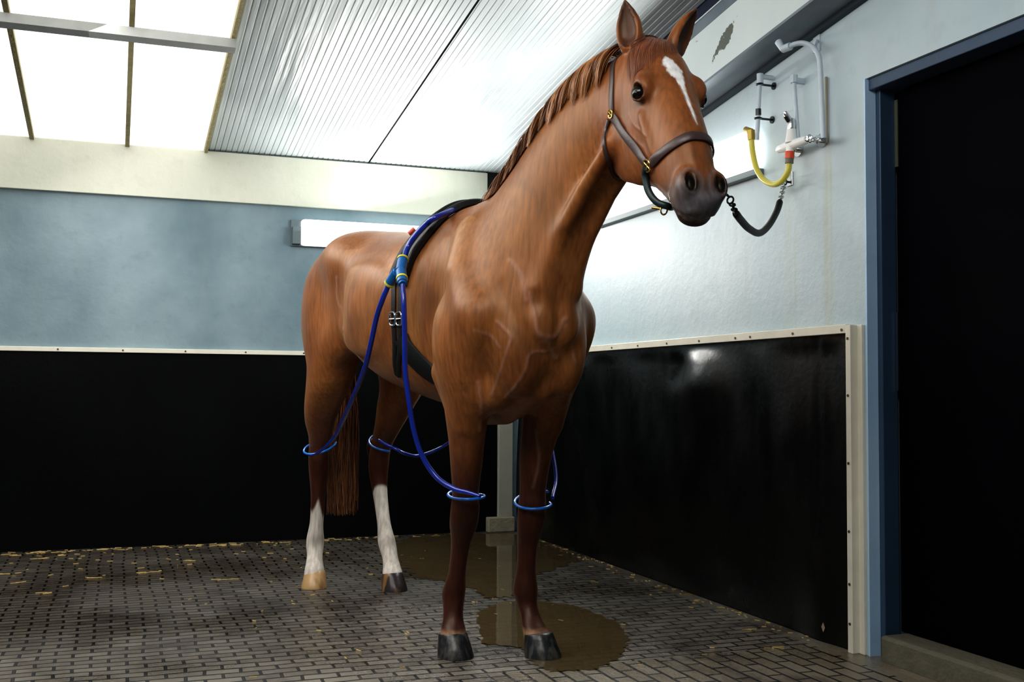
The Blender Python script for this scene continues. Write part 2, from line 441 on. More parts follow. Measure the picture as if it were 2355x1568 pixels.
# --- muscles, joints
def musc(sg):
    for (x, y) in ([(-1.672, -.140)] if sg < 0 else [(-1.645, .162)]):
        G.ell((x-.074, y, .68), (.026, .026, .055), .03)                     # point of hock
        G.cap([(x-.058, y, .70), (-1.56 - (.04 if sg < 0 else -.07), sg*.165, .95)], [.012, .02], .04)
    G.ell((-1.17, sg*.215, 1.22), (.09, .05, .10), .08)                       # stifle
    G.ell((-1.10, sg*.22, 1.57), (.12, .06, .07), .10)                         # hip
    G.ell((-1.22, sg*.13, 1.61), (.19, .13, .10), .12)
    G.ell((-1.43, sg*.13, 1.49), (.17, .13, .15), .12)                         # croup
    G.ell((-1.42, sg*.20, 1.36), (.18, .10, .24), .08)
    G.cap([(-1.50, sg*.17, 1.52), (-1.545, sg*.20, 1.28), (-1.50, sg*.19, 1.08)], [.05, .06, .04], .06)
    G.ell((.205, sg*.215, 1.235), (.085, .055, .10), .05)                       # point of shoulder
    G.ell((.07, sg*.235, 1.19), (.11, .06, .16), .03)                          # triceps
    G.cap([(.04, sg*.15, 1.58), (.09, sg*.20, 1.42), (.20, sg*.212, 1.27)], [.04, .065, .05], .07)
    G.ell((.30, sg*.085, 1.12), (.10, .085, .15), .045)                        # pectoral
    G.ell((.16, sg*.12, .99), (.11, .07, .08), .05)
    G.cap([(.10, sg*.19, 1.02), (.085, sg*.185, .86)], [.05, .032], .03)       # front of forearm
    G.cap([(-.07, sg*.20, 1.06), (-.045, sg*.175, .95)], [.05, .035], .04)     # elbow
    G.cap([(.33, sg*.17, 1.36), (.385, sg*.13, 1.22), (.41, sg*.05, 1.10)], [.008, .010, .008], .05, cut=True)
    G.cap([(.36, sg*.055, 1.62-.20), (.41, sg*.10, 1.62-.28)], [.01, .01], .03)
    G.cap([(.70, .095+sg*.062, 1.80), (.55, .07+sg*.055, 1.66), (.46, .04+sg*.06, 1.52), (.40, .01+sg*.06, 1.34)], [.02, .026, .028, .02], .05)
    G.ell((-.70, sg*.29, 1.33), (.32, .03, .17), .10)
    G.cap([(-.16, sg*.285, 1.44), (-.20, sg*.29, 1.25), (-.16, sg*.27, 1.08)], [.012, .016, .012], .05, cut=True)
    G.ell((-.98, sg*.31, 1.35), (.12, .03, .16), .08, cut=True)                # flank hollow
musc(-1); musc(1)
G.cap([(.43, 0, 1.26), (.425, 0, 1.10), (.33, 0, .97)], [.008, .014, .012], .035, cut=True)      # groove between the pectorals
G.cap([(.46, .005, 1.36), (.44, .0, 1.29)], [.016, .02], .03, cut=True)
G.cap([(.30, 0, 1.0), (.05, 0, .915), (-.3, 0, .90)], [.05, .05, .05], .05)
G.cap([(-1.45, 0, 1.60), (-1.58, 0, 1.54), (-1.64, 0, 1.42)], [.04, .032, .028], .03)            # tail dock
def soften(x0, x1, z0, z1, sig, passes=3):
    r = max(1, int(round(sig / G.h)))
    ix = slice(max(0, int((x0-.1-G.lo[0])/G.h)), min(G.n[0], int((x1+.1-G.lo[0])/G.h))); iz = slice(max(0, int((z0-.1-G.lo[2])/G.h)), min(G.n[2], int((z1+.1-G.lo[2])/G.h)))
    A = G.D[ix, :, iz].copy()
    for _ in range(passes):
        for ax in range(3):
            pad = [(0, 0)] * 3; pad[ax] = (r + 1, r)
            c = np.cumsum(np.pad(A, pad, mode='edge'), axis=ax, dtype=np.float64)
            n = A.shape[ax]; hi = [slice(None)]*3; lo = [slice(None)]*3; hi[ax] = slice(2*r+1, 2*r+1+n); lo[ax] = slice(0, n)
            A = ((c[tuple(hi)] - c[tuple(lo)]) / (2*r+1)).astype(np.float32)
    X = G.ax[0][ix][:, None, None]; Z = G.ax[2][iz][None, None, :]
    ramp = lambda q, a, b: np.clip((q - a) / .08, 0, 1) * np.clip((b - q) / .08, 0, 1)
    wt = (ramp(X, x0, x1) * ramp(Z, z0, z1)).astype(np.float32)
    G.D[ix, :, iz] = G.D[ix, :, iz] * (1 - wt) + A * wt
soften(-1.9, .56, .98, 2.3, .011)
soften(-1.9, .30, .55, 1.06, .006, 2)
G.D[:, :, 0] = .3
HV, HFc = G.nets()
BLZ = 0.0
# ------------------------------------------------------------------ photo rays (used to lay straps and hoses on the horse)
def to_h(P):
    P = np.atleast_2d(P) - HO
    return np.stack([P @ HF, P @ HL, P[:, 2]], 1)
def ray(px, py):
    v = np.array([(px - 1177.5) / FPX, -(py - 784) / FPX, -1.0]); d = CAMM @ v
    return d / np.linalg.norm(d)
def at_y(px, py, y):
    """point of the horse frame on the plane at lateral offset y"""
    d = ray(px, py); o = np.array([0, 0, 1.0]); t = ((HO + HL * y - o) @ HL) / (d @ HL)
    return to_h(o + d * t)[0]
def on_skin(px, py, off=0.0):
    d = ray(px, py); o = np.array([0, 0, 1.0]); ts = np.arange(2.9, 6.6, .004)
    P = to_h(o + d[None] * ts[:, None]); ok = np.all(P > G.lo, 1) & np.all(P < G.lo + G.h * (G.n - 1.01), 1)
    v = np.where(ok, G.value(P), 1); i = int(np.argmax(v < off))
    return P[i]
def to_head(P):
    Q = np.atleast_2d(P) - HP0
    return np.stack([Q @ HA, Q @ HD, Q @ HU], 1)
def srgb(r, g, b):
    f = lambda c: (c / 12.92 if c <= .04045 else ((c + .055) / 1.055) ** 2.4)
    return np.array([f(r / 255), f(g / 255), f(b / 255)])
def ss(x, a, b):
    t = np.clip((x - a) / (b - a), 0, 1); return t * t * (3 - 2 * t)

# ------------------------------------------------------------------ veins raised under the skin of chest, forearm and face
VE = [([(1144,740),(1174,774),(1171,795),(1156,841),(1144,878),(1131,908)], .0026, .010), ([(1220,676),(1229,725),(1237,762),(1254,774),(1278,771),(1300,734),(1335,712)], .0036, .015),
      ([(1254,777),(1266,804),(1278,823)], .003, .013), ([(1254,809),(1229,809),(1216,820),(1209,847),(1186,887),(1163,914)], .0028, .010), ([(1300,749),(1312,795),(1324,832)], .0026, .010),
      ([(1100,880),(1108,930),(1104,990)], .003, .012), ([(1092,760),(1128,772),(1150,800)], .002, .010), ([(1448,262),(1462,290),(1486,312)], .002, .007), ([(1440,300),(1462,322),(1480,338)], .0016, .006),
      ([(1232,990),(1240,1060),(1226,1120)], .0024, .010), ([(775,640),(780,700),(790,760)], .003, .016), ([(1176,600),(1200,640),(1212,690)], .003, .016)]
def seg_dist(P, line):
    best = np.full(len(P), 9.0)
    for i in range(len(line) - 1):
        a, b_ = line[i], line[i+1]; ab = b_ - a; t = np.clip((P - a) @ ab / (ab @ ab + 1e-12), 0, 1)
        best = np.minimum(best, np.linalg.norm(P - a - t[:, None] * ab, axis=1))
    return best
HG = G.grad(HV); vein_w = np.zeros(len(HV)); disp = np.zeros(len(HV))
for pl, h_, r_ in VE:
    line = spline([on_skin(*q) for q in pl], 5); near = np.where(np.all((HV > line.min(0) - .04) & (HV < line.max(0) + .04), 1))[0]
    if len(near) == 0: continue
    q = np.exp(-(seg_dist(HV[near], line) / (r_ * .6)) ** 2); disp[near] = np.maximum(disp[near], h_ * q); vein_w[near] = np.maximum(vein_w[near], q)
HV = HV + HG * disp[:, None]
# ------------------------------------------------------------------ coat colours
rng = np.random.default_rng(4)
X, Y, Z = HV[:, 0], HV[:, 1], HV[:, 2]
hc = to_head(HV); S_, Dd, Ll = hc[:, 0], hc[:, 1], hc[:, 2]
onhead = (X > .62) & (Z > 1.40)
coat = srgb(138, 86, 46); dark = srgb(62, 28, 20); light = srgb(168, 110, 56); red = srgb(112, 60, 30)
col = np.tile(coat, (len(HV), 1))
def mixc(w, c):
    global col
    w = np.clip(w, 0, 1)[:, None]; col = col * (1 - w) + c * w
wv = np.sin(X * 9 + Z * 7) * np.sin(Y * 11 + X * 5 + 1.3) * np.sin(Z * 10 - X * 6)
mixc(.25 * ss(wv, .1, .7), light); mixc(.35 * ss(-wv, .1, .7), red)
mixc(.4 * ss(Z, 1.62, 1.74) * (X < -.2), srgb(142, 86, 44))
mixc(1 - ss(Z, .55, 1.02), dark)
mixc(.20 * (1 - ss(Z, .95, 1.18)) * (np.abs(Y) < .16), dark)  # shade painted into the chest centre and underside
mixc(.45 * onhead, srgb(134, 74, 38)); mixc(.30 * (X < -1.05) * (Z > 1.05), srgb(124, 72, 42))
face_front = onhead & (Dd > .03)
mixc(.28 * vein_w, srgb(176, 140, 132))
mixc(.30 * (X < -.1) * (X > -1.1) * (Z > 1.1) * (Z < 1.62) * ss(np.sin(X*13+Z*4) + np.sin(Z*9 - X*21 + Y*8), .2, 1.6), srgb(190, 136, 80))  # pale flank streaks painted in as highlights
mixc(.35 * np.exp(-((X - .03) / .06)**2) * (Y < -.15) * ss(Z, 1.15, 1.3), srgb(200, 156, 108))  # side-light highlight painted along the right shoulder ridge
# muzzle
muz = onhead * ss(S_ + .45 * np.maximum(.035 - Dd, 0) + .25 * np.abs(Ll) , .550, .625)
mixc(.88 * muz, srgb(84, 76, 76)); mixc(.6 * onhead * ss(S_, .60, .65) * (Dd > -.05), srgb(112, 112, 120))  # second mix lightens the lips to imitate gloss
mixc(.8 * onhead * ss(S_, .57, .62) * (Dd < -.062), srgb(40, 36, 38))
for sg in (-1, 1):
    nd = np.linalg.norm((hc - np.array([.596, .040, sg*.048])) / np.array([.038, .034, .029]), axis=1)
    mixc(onhead * (1 - ss(nd, .66, .94)), srgb(12, 10, 11)); mixc(.5 * onhead * np.exp(-((nd - 1.25) / .16) ** 2), srgb(118, 116, 122))
    c, ea = EYE[sg]; d = np.linalg.norm(HV - c, axis=1)
    mixc(.9 * onhead * (1 - ss(d, .030, .043)), srgb(26, 20, 20))
    mixc(.4 * onhead * (1 - ss(d, .04, .075)), red)
# blaze: diamond on the forehead running into a thin stripe
sk = np.array([.100, .115, .135, .165, .190, .210, .235, .27, .32, .37, .40]); wk = np.array([0, .012, .022, .026, .021, .013, .0080, .0058, .0050, .0045, 0]); lk = np.array([-.016, -.014, -.010, -.003, .002, .005, .006, .007, .008, .009, .010])
wj = .0022 * np.sin(S_ * 120 + Ll * 60) + .0012 * np.sin(S_ * 260 + 2)
bl = onhead * (Dd > .02) * ss((np.interp(S_, sk, wk) + wj * (np.interp(S_, sk, wk) > .009)) - np.abs(Ll - np.interp(S_, sk, lk) - BLZ), -.003, .003) * (S_ > .10) * (S_ < .40)
mixc(bl, srgb(252, 250, 250))
# inner ears darker
for sg in (-1, 1):
    b_, up_, op_, sd_, Ln_ = EAR[sg]; q = HV - b_; tt = q @ up_ / Ln_; inside = (tt > .03) * (tt < 1.0) * (np.abs(q @ sd_) < .045) * (np.linalg.norm(q, axis=1) < Ln_ * 1.1)
    ww = inside * ss(HG @ op_, -.1, .5) * ss(.040 - np.abs(q @ sd_), .0, .022) * (np.abs(q @ op_ - .016) < .022)
    mixc(.85 * ww, srgb(58, 34, 30))
# white socks behind, dark bands at the fore coronets
xj = .03 * np.sin(np.arctan2(Y, X + 1.6) * 9) 
rh = (X < -1.2) & (Y < 0); lh = (X < -1.2) & (Y > 0)
white = srgb(214, 206, 196)
mixc(rh * (1 - ss(Z + .10 * np.clip(np.abs(Y + .150) / .03, 0, 1) + .5*xj, .43, .47)), white)
mixc(lh * (1 - ss(Z + 1.1 * np.clip(-(X + 1.585), 0, .06) + .5*xj, .48, .505)), white)
mixc(.65 * (rh | lh) * (1 - ss(np.abs(Z - .235), .0, .05)) * ss(-Y if False else np.sin(X*60)+1, .2, 1.6) , srgb(150, 140, 132))
mixc(.7 * (X > -.5) * (1 - ss(Z, .085, .105)), srgb(170, 130, 100))

m_coat, nt, b = newmat('chestnut_coat')
at = nt.nodes.new('ShaderNodeAttribute'); at.attribute_name = 'coat'
tc = nt.nodes.new('ShaderNodeTexCoord'); mp = nt.nodes.new('ShaderNodeMapping'); mp.inputs['Scale'].default_value = (70, 70, 10)
mp.inputs['Rotation'].default_value = (0.25, 0.3, 0)
nz = nt.nodes.new('ShaderNodeTexNoise'); nz.inputs['Scale'].default_value = 1.0; nz.inputs['Detail'].default_value = 6
nt.links.new(tc.outputs['Object'], mp.inputs['Vector']); nt.links.new(mp.outputs['Vector'], nz.inputs['Vector'])
rp = nt.nodes.new('ShaderNodeMapRange'); rp.inputs['From Min'].default_value = .3; rp.inputs['From Max'].default_value = .7; rp.inputs['To Min'].default_value = .72; rp.inputs['To Max'].default_value = 1.20
nt.links.new(nz.outputs['Fac'], rp.inputs['Value'])
n3 = nt.nodes.new('ShaderNodeTexNoise'); n3.inputs['Scale'].default_value = 5.0; n3.inputs['Detail'].default_value = 3
nt.links.new(tc.outputs['Object'], n3.inputs['Vector'])
r3 = nt.nodes.new('ShaderNodeMapRange'); r3.inputs['From Min'].default_value = .3; r3.inputs['From Max'].default_value = .7; r3.inputs['To Min'].default_value = .82; r3.inputs['To Max'].default_value = 1.15
nt.links.new(n3.outputs['Fac'], r3.inputs['Value'])
mm = nt.nodes.new('ShaderNodeMath'); mm.operation = 'MULTIPLY'; nt.links.new(rp.outputs['Result'], mm.inputs[0]); nt.links.new(r3.outputs['Result'], mm.inputs[1])
vm = nt.nodes.new('ShaderNodeVectorMath'); vm.operation = 'SCALE'; nt.links.new(at.outputs['Color'], vm.inputs[0]); nt.links.new(mm.outputs[0], vm.inputs['Scale'])
nt.links.new(vm.outputs['Vector'], b.inputs['Base Color'])
b.inputs['Roughness'].default_value = .40; b.inputs['Specular IOR Level'].default_value = .42; b.inputs['Specular Tint'].default_value = (1, .86, .68, 1)
b.inputs['Sheen Weight'].default_value = .12; b.inputs['Sheen Roughness'].default_value = .4; b.inputs['Sheen Tint'].default_value = (1, .75, .55, 1)
bp = nt.nodes.new('ShaderNodeBump'); bp.inputs['Strength'].default_value = .10; bp.inputs['Distance'].default_value = .004
n2 = nt.nodes.new('ShaderNodeTexNoise'); n2.inputs['Scale'].default_value = 14; n2.inputs['Detail'].default_value = 8; n2.inputs['Roughness'].default_value = .6
mp2 = nt.nodes.new('ShaderNodeMapping'); mp2.inputs['Scale'].default_value = (3, 3, 1); nt.links.new(tc.outputs['Object'], mp2.inputs['Vector']); nt.links.new(mp2.outputs['Vector'], n2.inputs['Vector'])
nt.links.new(n2.outputs['Fac'], bp.inputs['Height']); nt.links.new(bp.outputs['Normal'], b.inputs['Normal'])

# ------------------------------------------------------------------ body mesh
# body is assembled under an Empty standing on the floor between the legs
horse = empty('horse', hw([[-.75, 0, 0]])[0])
tag(horse, 'chestnut horse with white blaze and two white hind socks standing on wet brick floor', 'horse')
me = bpy.data.meshes.new('body')
me.vertices.add(len(HV)); me.vertices.foreach_set('co', hw(HV).astype(np.float32).ravel())
me.loops.add(len(HFc)*4); me.loops.foreach_set('vertex_index', HFc.astype(np.int32).ravel())
me.polygons.add(len(HFc)); me.polygons.foreach_set('loop_start', np.arange(0, len(HFc)*4, 4).astype(np.int32)); me.polygons.foreach_set('loop_total', np.full(len(HFc), 4, np.int32))
me.update(calc_edges=True)
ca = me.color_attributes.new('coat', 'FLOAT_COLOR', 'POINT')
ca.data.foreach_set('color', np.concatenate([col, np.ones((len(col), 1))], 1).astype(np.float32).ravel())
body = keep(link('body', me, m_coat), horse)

# ------------------------------------------------------------------ eyes
m_eye = simple('eye_wet_black', srgb(16, 9, 8), .09, var=.3, scale=30)
for sg in (-1, 1):
    c, ea = EYE[sg]
    bm = bmesh.new(); bmesh.ops.create_uvsphere(bm, u_segments=32, v_segments=20, radius=.0252)
    me = bpy.data.meshes.new('eye'); bm.to_mesh(me); bm.free()
    o = link('eye', me, m_eye); o.location = Vector(hw(c[None])[0]); keep(o, horse)

# ------------------------------------------------------------------ hooves
def hoof(x, y, yaw, mat, tilt=0, L=.078, W=.068, H=.088):
    f = np.array([math.cos(yaw), math.sin(yaw), 0]); l = np.array([-f[1], f[0], 0]); c = np.array([x, y, 0])
    vs = []; n = 32
    rows = [(0.0, L, W, .008), (.10, L*.995, W*.99, .008), (.45, L*.90, W*.92, -.002), (.8, L*.80, W*.84, -.012), (.95, L*.75, W*.80, -.016), (1.0, L*.71, W*.76, -.018), (1.0, L*.45, W*.5, -.018)]
    for (h, a, b_, sh) in rows:
        for k in range(n):
            q = 2*math.pi*k/n; cx, sy = math.cos(q), math.sin(q)
            bx = a * cx * (1 if cx > 0 else .80); by = b_ * (abs(sy) ** .9) * (1 if sy > 0 else -1) * (1 if cx > -.2 else 1 - .18 * (-cx - .2))
            hh = H * h * (1 - .16 * (1 - cx) * .5 * 2 * .6)
            if h == 0 and cx < -.8: hh += .006
            vs.append(hw((c + f * (bx + sh) + l * by + np.array([0, 0, hh]))[None])[0])
    fs = []
    for i in range(len(rows) - 1):
        for k in range(n): fs.append((i*n+k, i*n+(k+1) % n, (i+1)*n+(k+1) % n, (i+1)*n+k))
    fs.append(tuple(range(n))[::-1]); fs.append(tuple((len(rows)-1)*n+k for k in range(n)))
    M = MB(); M.add(vs, fs); return M.build('hoof', mat, horse)
def hoofmat(name, c1, c2, sc_, thr=.5):
    m, nt, b = newmat(name)
    tc = nt.nodes.new('ShaderNodeTexCoord'); mp = nt.nodes.new('ShaderNodeMapping'); mp.inputs['Scale'].default_value = sc_
    nz = nt.nodes.new('ShaderNodeTexNoise'); nz.inputs['Scale'].default_value = 1; nz.inputs['Detail'].default_value = 4
    nt.links.new(tc.outputs['Object'], mp.inputs['Vector']); nt.links.new(mp.outputs['Vector'], nz.inputs['Vector'])
    cr = nt.nodes.new('ShaderNodeValToRGB'); cr.color_ramp.elements[0].position = thr - .08; cr.color_ramp.elements[1].position = thr + .08
    cr.color_ramp.elements[0].color = (*c1, 1); cr.color_ramp.elements[1].color = (*c2, 1)
    nt.links.new(nz.outputs['Fac'], cr.inputs['Fac']); nt.links.new(cr.outputs['Color'], b.inputs['Base Color'])
    b.inputs['Roughness'].default_value = .3
    bp = nt.nodes.new('ShaderNodeBump'); bp.inputs['Strength'].default_value = .4; bp.inputs['Distance'].default_value = .004
    nt.links.new(nz.outputs['Fac'], bp.inputs['Height']); nt.links.new(bp.outputs['Normal'], b.inputs['Normal'])
    return m
mh_d = hoofmat('hoof_dark', srgb(34, 36, 38), srgb(78, 76, 72), (40, 40, 14), .55)
mh_l = hoofmat('hoof_pale', srgb(120, 84, 52), srgb(186, 152, 108), (18, 18, 2), .42)
mh_m = hoofmat('hoof_two_tone', srgb(52, 46, 46), srgb(150, 112, 66), (14, 14, 3), .56)
hoof(-.082, -.142, 0.0, mh_d, L=.080, W=.068)
hoof(.068, .145, .10, mh_d, L=.082, W=.068)
hoof(-1.655, -.160, -.50, mh_l, L=.072, W=.064)
hoof(-1.405, .162, .05, mh_m, L=.076, W=.064)

# ------------------------------------------------------------------ hair
def hairmat(name, c1, c2, rough=.42):
    m, nt, b = newmat(name)
    at = nt.nodes.new('ShaderNodeAttribute'); at.attribute_name = 'tone'
    cr = nt.nodes.new('ShaderNodeMix'); cr.data_type = 'RGBA'; cr.inputs[6].default_value = (*c1, 1); cr.inputs[7].default_value = (*c2, 1)
    nt.links.new(at.outputs['Fac'], cr.inputs[0]); nt.links.new(cr.outputs[2], b.inputs['Base Color'])
    b.inputs['Roughness'].default_value = rough; b.inputs['Sheen Weight'].default_value = .15
    return m
def strands(name, paths, mat, w0, taper=.15, parent=None, nrm=None, tone=None):
    """paths (N,K,3) horse frame -> tapered flat locks, one mesh"""
    P = hw(paths.reshape(-1, 3)).reshape(paths.shape); N, K, _ = P.shape
    T = np.gradient(P, axis=1); T /= np.linalg.norm(T, axis=2, keepdims=True) + 1e-9
    if nrm is None:
        view = rng.normal(size=(N, 1, 3)) * .6 + np.array([-.2, -1, .1]); B = np.cross(T, np.broadcast_to(view, T.shape))
    else:
        Nn = (nrm.reshape(-1, 3) @ np.stack([HF, HL, HZ])).reshape(P.shape); B = np.cross(T, Nn)
    B /= np.linalg.norm(B, axis=2, keepdims=True) + 1e-9
    wd = (w0 * (1 - (1 - taper) * np.linspace(0, 1, K) ** 1.5))[None, :, None] * rng.uniform(.6, 1.3, (N, 1, 1)) / 2
    C = np.cross(B, T)
    V = np.stack([P - B * wd, P + C * wd * .5, P + B * wd], 2).reshape(-1, 3)
    idx = (np.arange(N)[:, None] * K + np.arange(K - 1)[None]) * 3
    q = [np.stack([idx + j, idx + j + 1, idx + 3 + j + 1, idx + 3 + j], -1).reshape(-1, 4) for j in (0, 1)]
    F = np.concatenate(q)
    me = bpy.data.meshes.new(name)
    me.vertices.add(len(V)); me.vertices.foreach_set('co', V.astype(np.float32).ravel())
    me.loops.add(len(F)*4); me.loops.foreach_set('vertex_index', F.astype(np.int32).ravel())
    me.polygons.add(len(F)); me.polygons.foreach_set('loop_start', np.arange(0, len(F)*4, 4).astype(np.int32)); me.polygons.foreach_set('loop_total', np.full(len(F), 4, np.int32))
    me.update(calc_edges=True)
    a = me.attributes.new('tone', 'FLOAT', 'POINT'); tn = rng.uniform(0, 1, (N, 1, 1)) if tone is None else tone
    a.data.foreach_set('value', np.broadcast_to(tn, (N, K, 3)).astype(np.float32).ravel())
    return keep(link(name, me, mat), parent)
m_mane = hairmat('mane_hair', srgb(104, 58, 28), srgb(186, 124, 64))
crest = spline([(-.03, .0, 1.765), (.10, -.0, 1.80), (.20, .005, 1.865), (.32, .03, 1.965), (.46, .055, 2.05), (.62, .08, 2.10), (.74, .095, 2.105), (.80, .10, 2.10)], 12)
cl = np.r_[0, np.cumsum(np.linalg.norm(np.diff(crest, axis=0), axis=1))]; cl /= cl[-1]
NM = 2600; K = 14
u = rng.uniform(0, .90, NM) ** .95
root = np.stack([np.interp(u, cl, crest[:, i]) for i in range(3)], 1); root[:, 1] += rng.normal(0, .008, NM)
root, g = G.onto(root, .004)
lock = np.sin(u * 95) * .5 + np.sin(u * 41 + 1) * .5
Lm = (.125 + .020 * lock + rng.uniform(-.03, .02, NM)) * np.clip(.35 + 5 * u, 0, 1) * np.where(u > .85, 1.0, 1)
pth = np.zeros((NM, K, 3)); nn = np.zeros((NM, K, 3)); p = root.copy(); lift = rng.uniform(.004, .028, NM)
side = np.tile(np.array([0, -1.0, 0]), (NM, 1))
for k in range(K):
    t = k / (K - 1)
    off = .006 + lift * math.sin(math.pi * min(1, .25 + t * .75)) + .012 * (1 - t)
    q, g = G.onto(p, 0, 2)
    pos = q + g * off[:, None]
    pth[:, k] = pos; nn[:, k] = g
    dr = np.array([-.42, -.0, -1.0]) * (min(1, .15 + t * 3)) + side * max(0, 1.3 - t * 5) + np.stack([.10 * lock, 0 * lock, 0 * lock], 1)
    dr = dr - g * np.sum(dr * g, 1, keepdims=True) * (.9 if t > .12 else .2); dr /= np.linalg.norm(dr, axis=1, keepdims=True) + 1e-9
    p = p * 0 + q + dr * (Lm / (K - 1))[:, None]
strands('mane', pth, m_mane, .0052, .3, horse, nn, tone=(np.clip(.5 + .28 * lock + rng.normal(0, .22, NM), 0, 1))[:, None, None])
# forelock
m_fore = hairmat('forelock_hair', srgb(96, 50, 28), srgb(142, 82, 44))
NF = 1700; K = 16; uu = rng.uniform(0, 1, NF)
p = np.stack([hd(-.015 + rng.uniform(-.012, .012), .035, -.045 + .085 * q) for q in uu]); p, g = G.onto(p, .004)
pth = np.zeros((NF, K, 3)); nn = np.zeros((NF, K, 3)); hgt = rng.uniform(.2, 1.1, NF); bend = rng.normal(0, .12, NF); Lf = rng.uniform(.08, .22, NF) * (1.0 - .62 * uu)
for k in range(K):
    t = k / (K - 1); q, g = G.onto(p, 0, 2); pth[:, k] = q + g * (.002 + .007 * math.sin(math.pi * min(t + .12, 1)) * hgt)[:, None]; nn[:, k] = g
    dr = HA[None] + HU[None] * ((-.75 * (1 - uu) + .02 * uu - .20 + bend)[:, None]) * (1 - .55 * t)
    dr = dr - g * np.sum(dr * g, 1, keepdims=True); dr /= np.linalg.norm(dr, axis=1, keepdims=True) + 1e-9
    p = q + dr * (Lf / (K - 1))[:, None]
strands('forelock', pth, m_fore, .0026, .12, horse, nn)
# tail
m_tail = hairmat('tail_hair', srgb(66, 38, 22), srgb(150, 98, 56))
NT = 1500; K = 18; a = rng.uniform(0, 2*math.pi, NT); r = np.sqrt(rng.uniform(0, 1, NT))
tl = np.array([(-1.63, 0, 1.50), (-1.70, 0, 1.38), (-1.735, .0, 1.20), (-1.74, .005, .95), (-1.735, .01, .70), (-1.73, .01, .34)]); cv = spline(tl, 10)
cs = np.r_[0, np.cumsum(np.linalg.norm(np.diff(cv, axis=0), axis=1))]; cs /= cs[-1]
pth = np.zeros((NT, K, 3)); end = rng.uniform(.80, 1.0, NT) ** .6; st = rng.uniform(0, .35, NT)
ph = rng.uniform(0, 6.28, NT)
for k in range(K):
    t = k / (K - 1); s_ = st + (end - st) * t
    c = np.stack([np.interp(s_, cs, cv[:, i]) for i in range(3)], 1)
    rad = .030 + .055 * np.minimum(1, s_ * 1.8) - .012 * s_
    pth[:, k] = c + np.stack([np.cos(a) * r * rad * .7, np.sin(a) * r * rad, 0 * a], 1) + .009 * np.stack([np.sin(t * 9 + ph), np.cos(t * 7 + ph), 0 * ph], 1)
strands('tail', pth, m_tail, .0060, .35, horse)
# ================================================================== TACK ON THE HORSE
def wp(P): return hw(np.atleast_2d(P))
def wn(N): return np.atleast_2d(N) @ np.stack([HF, HL, HZ])
def smooth_path(P, m=6): return spline(P, m)
def strap_on(MBo, P, width, thick, off=.002, closed=False, m=6, lift=None):
    """strap following the skin; P rough points in the horse frame"""
    P = np.array(P, float)
    if closed: P = np.concatenate([P[-1:], P, P[:2]]); 
    Q = spline(P, m)
    if closed: Q = Q[m:-m - 1]
    Q, N = G.onto(Q, off, 14)
    if lift is not None: Q = Q + N * np.interp(np.linspace(0, 1, len(Q)), np.linspace(0, 1, len(lift)), lift)[:, None]
    for _ in range(2):
        if closed: Q = .5 * Q + .25 * (np.roll(Q, 1, 0) + np.roll(Q, -1, 0)); N = .5 * N + .25 * (np.roll(N, 1, 0) + np.roll(N, -1, 0))
        else: Q[1:-1] = .5 * Q[1:-1] + .25 * (Q[2:] + Q[:-2]); N[1:-1] = .5 * N[1:-1] + .25 * (N[2:] + N[:-2])
    MBo.ribbon(wp(Q), wn(N), width, thick, closed)
    return Q, N
m_leather = simple('brown_leather', srgb(70, 54, 52), .36, var=.12, scale=40, bump=.06, bscale=120)
m_brass = simple('brass', srgb(214, 180, 110), .22, 1.0, var=.1, scale=20)
m_steel = simple('bright_steel', srgb(200, 203, 206), .22, 1.0, var=.1, scale=20)
m_dsteel = simple('dark_steel', srgb(62, 66, 68), .35, .9, var=.2, scale=40)
m_black = simple('black_webbing', srgb(14, 17, 19), .55, var=.3, scale=60, bump=.2, bscale=240)
m_pad = simple('black_padded_vinyl', srgb(16, 20, 23), .42, var=.25, scale=20, bump=.15, bscale=90)
m_rubber_teal = simple('dark_green_rubber', srgb(30, 50, 52), .4, var=.2, scale=30)

# ---- halter
halter = empty('halter', hw([[.80, .1, 1.70]])[0])
tag(halter, 'brown leather halter with brass fittings on the chestnut horse head', 'halter')
def skin(px, py): return on_skin(px, py)
def mir(P):
    q = to_head(P)[0]; return hd(q[0], q[1], -q[2])
Rring = skin(1495, 380); Uring = skin(1410, 262)
nbR = [skin(1499, 376), skin(1525, 352), skin(1556, 330), skin(1588, 315)]
q0 = to_head(nbR[0])[0]; qm = to_head(nbR[3])[0]
top = hd(to_head(nbR[3])[0][0] + .003, .085, 0)
nb = nbR + [top] + [mir(p) for p in nbR[::-1]]
M = MB(); strap_on(M, nb, .029, .006, .003); M.build('noseband', m_leather, halter)
ckR = [skin(1413, 268), skin(1430, 295), skin(1452, 325), skin(1476, 357), skin(1489, 374)]
for pts in (ckR, [mir(p) for p in ckR]):
    M = MB(); strap_on(M, pts, .030, .006, .003); M.build('cheek_strap', m_leather, halter)
crR = [skin(1409, 258), skin(1408, 225), skin(1409, 180)]
crt = [hd(-.035, -.09, -.085), hd(-.05, -.04, -.06), hd(-.055, -.02, -.03), hd(-.055, -.02, 0)]
full = crR + crt + [mir(p) for p in (crt[2::-1])] + [mir(p) for p in crR[::-1]]
M = MB(); strap_on(M, full, .024, .005, .001); M.build('crown_strap', m_leather, halter)
thR = [skin(1403, 275), skin(1396, 300), skin(1392, 330), skin(1397, 362), skin(1409, 388), skin(1424, 408)]
thb = hd(.30, -.31, 0)
M = MB(); strap_on(M, thR + [thb] + [mir(p) for p in thR[::-1]], .015, .006, .003); M.build('throat_strap', m_leather, halter)
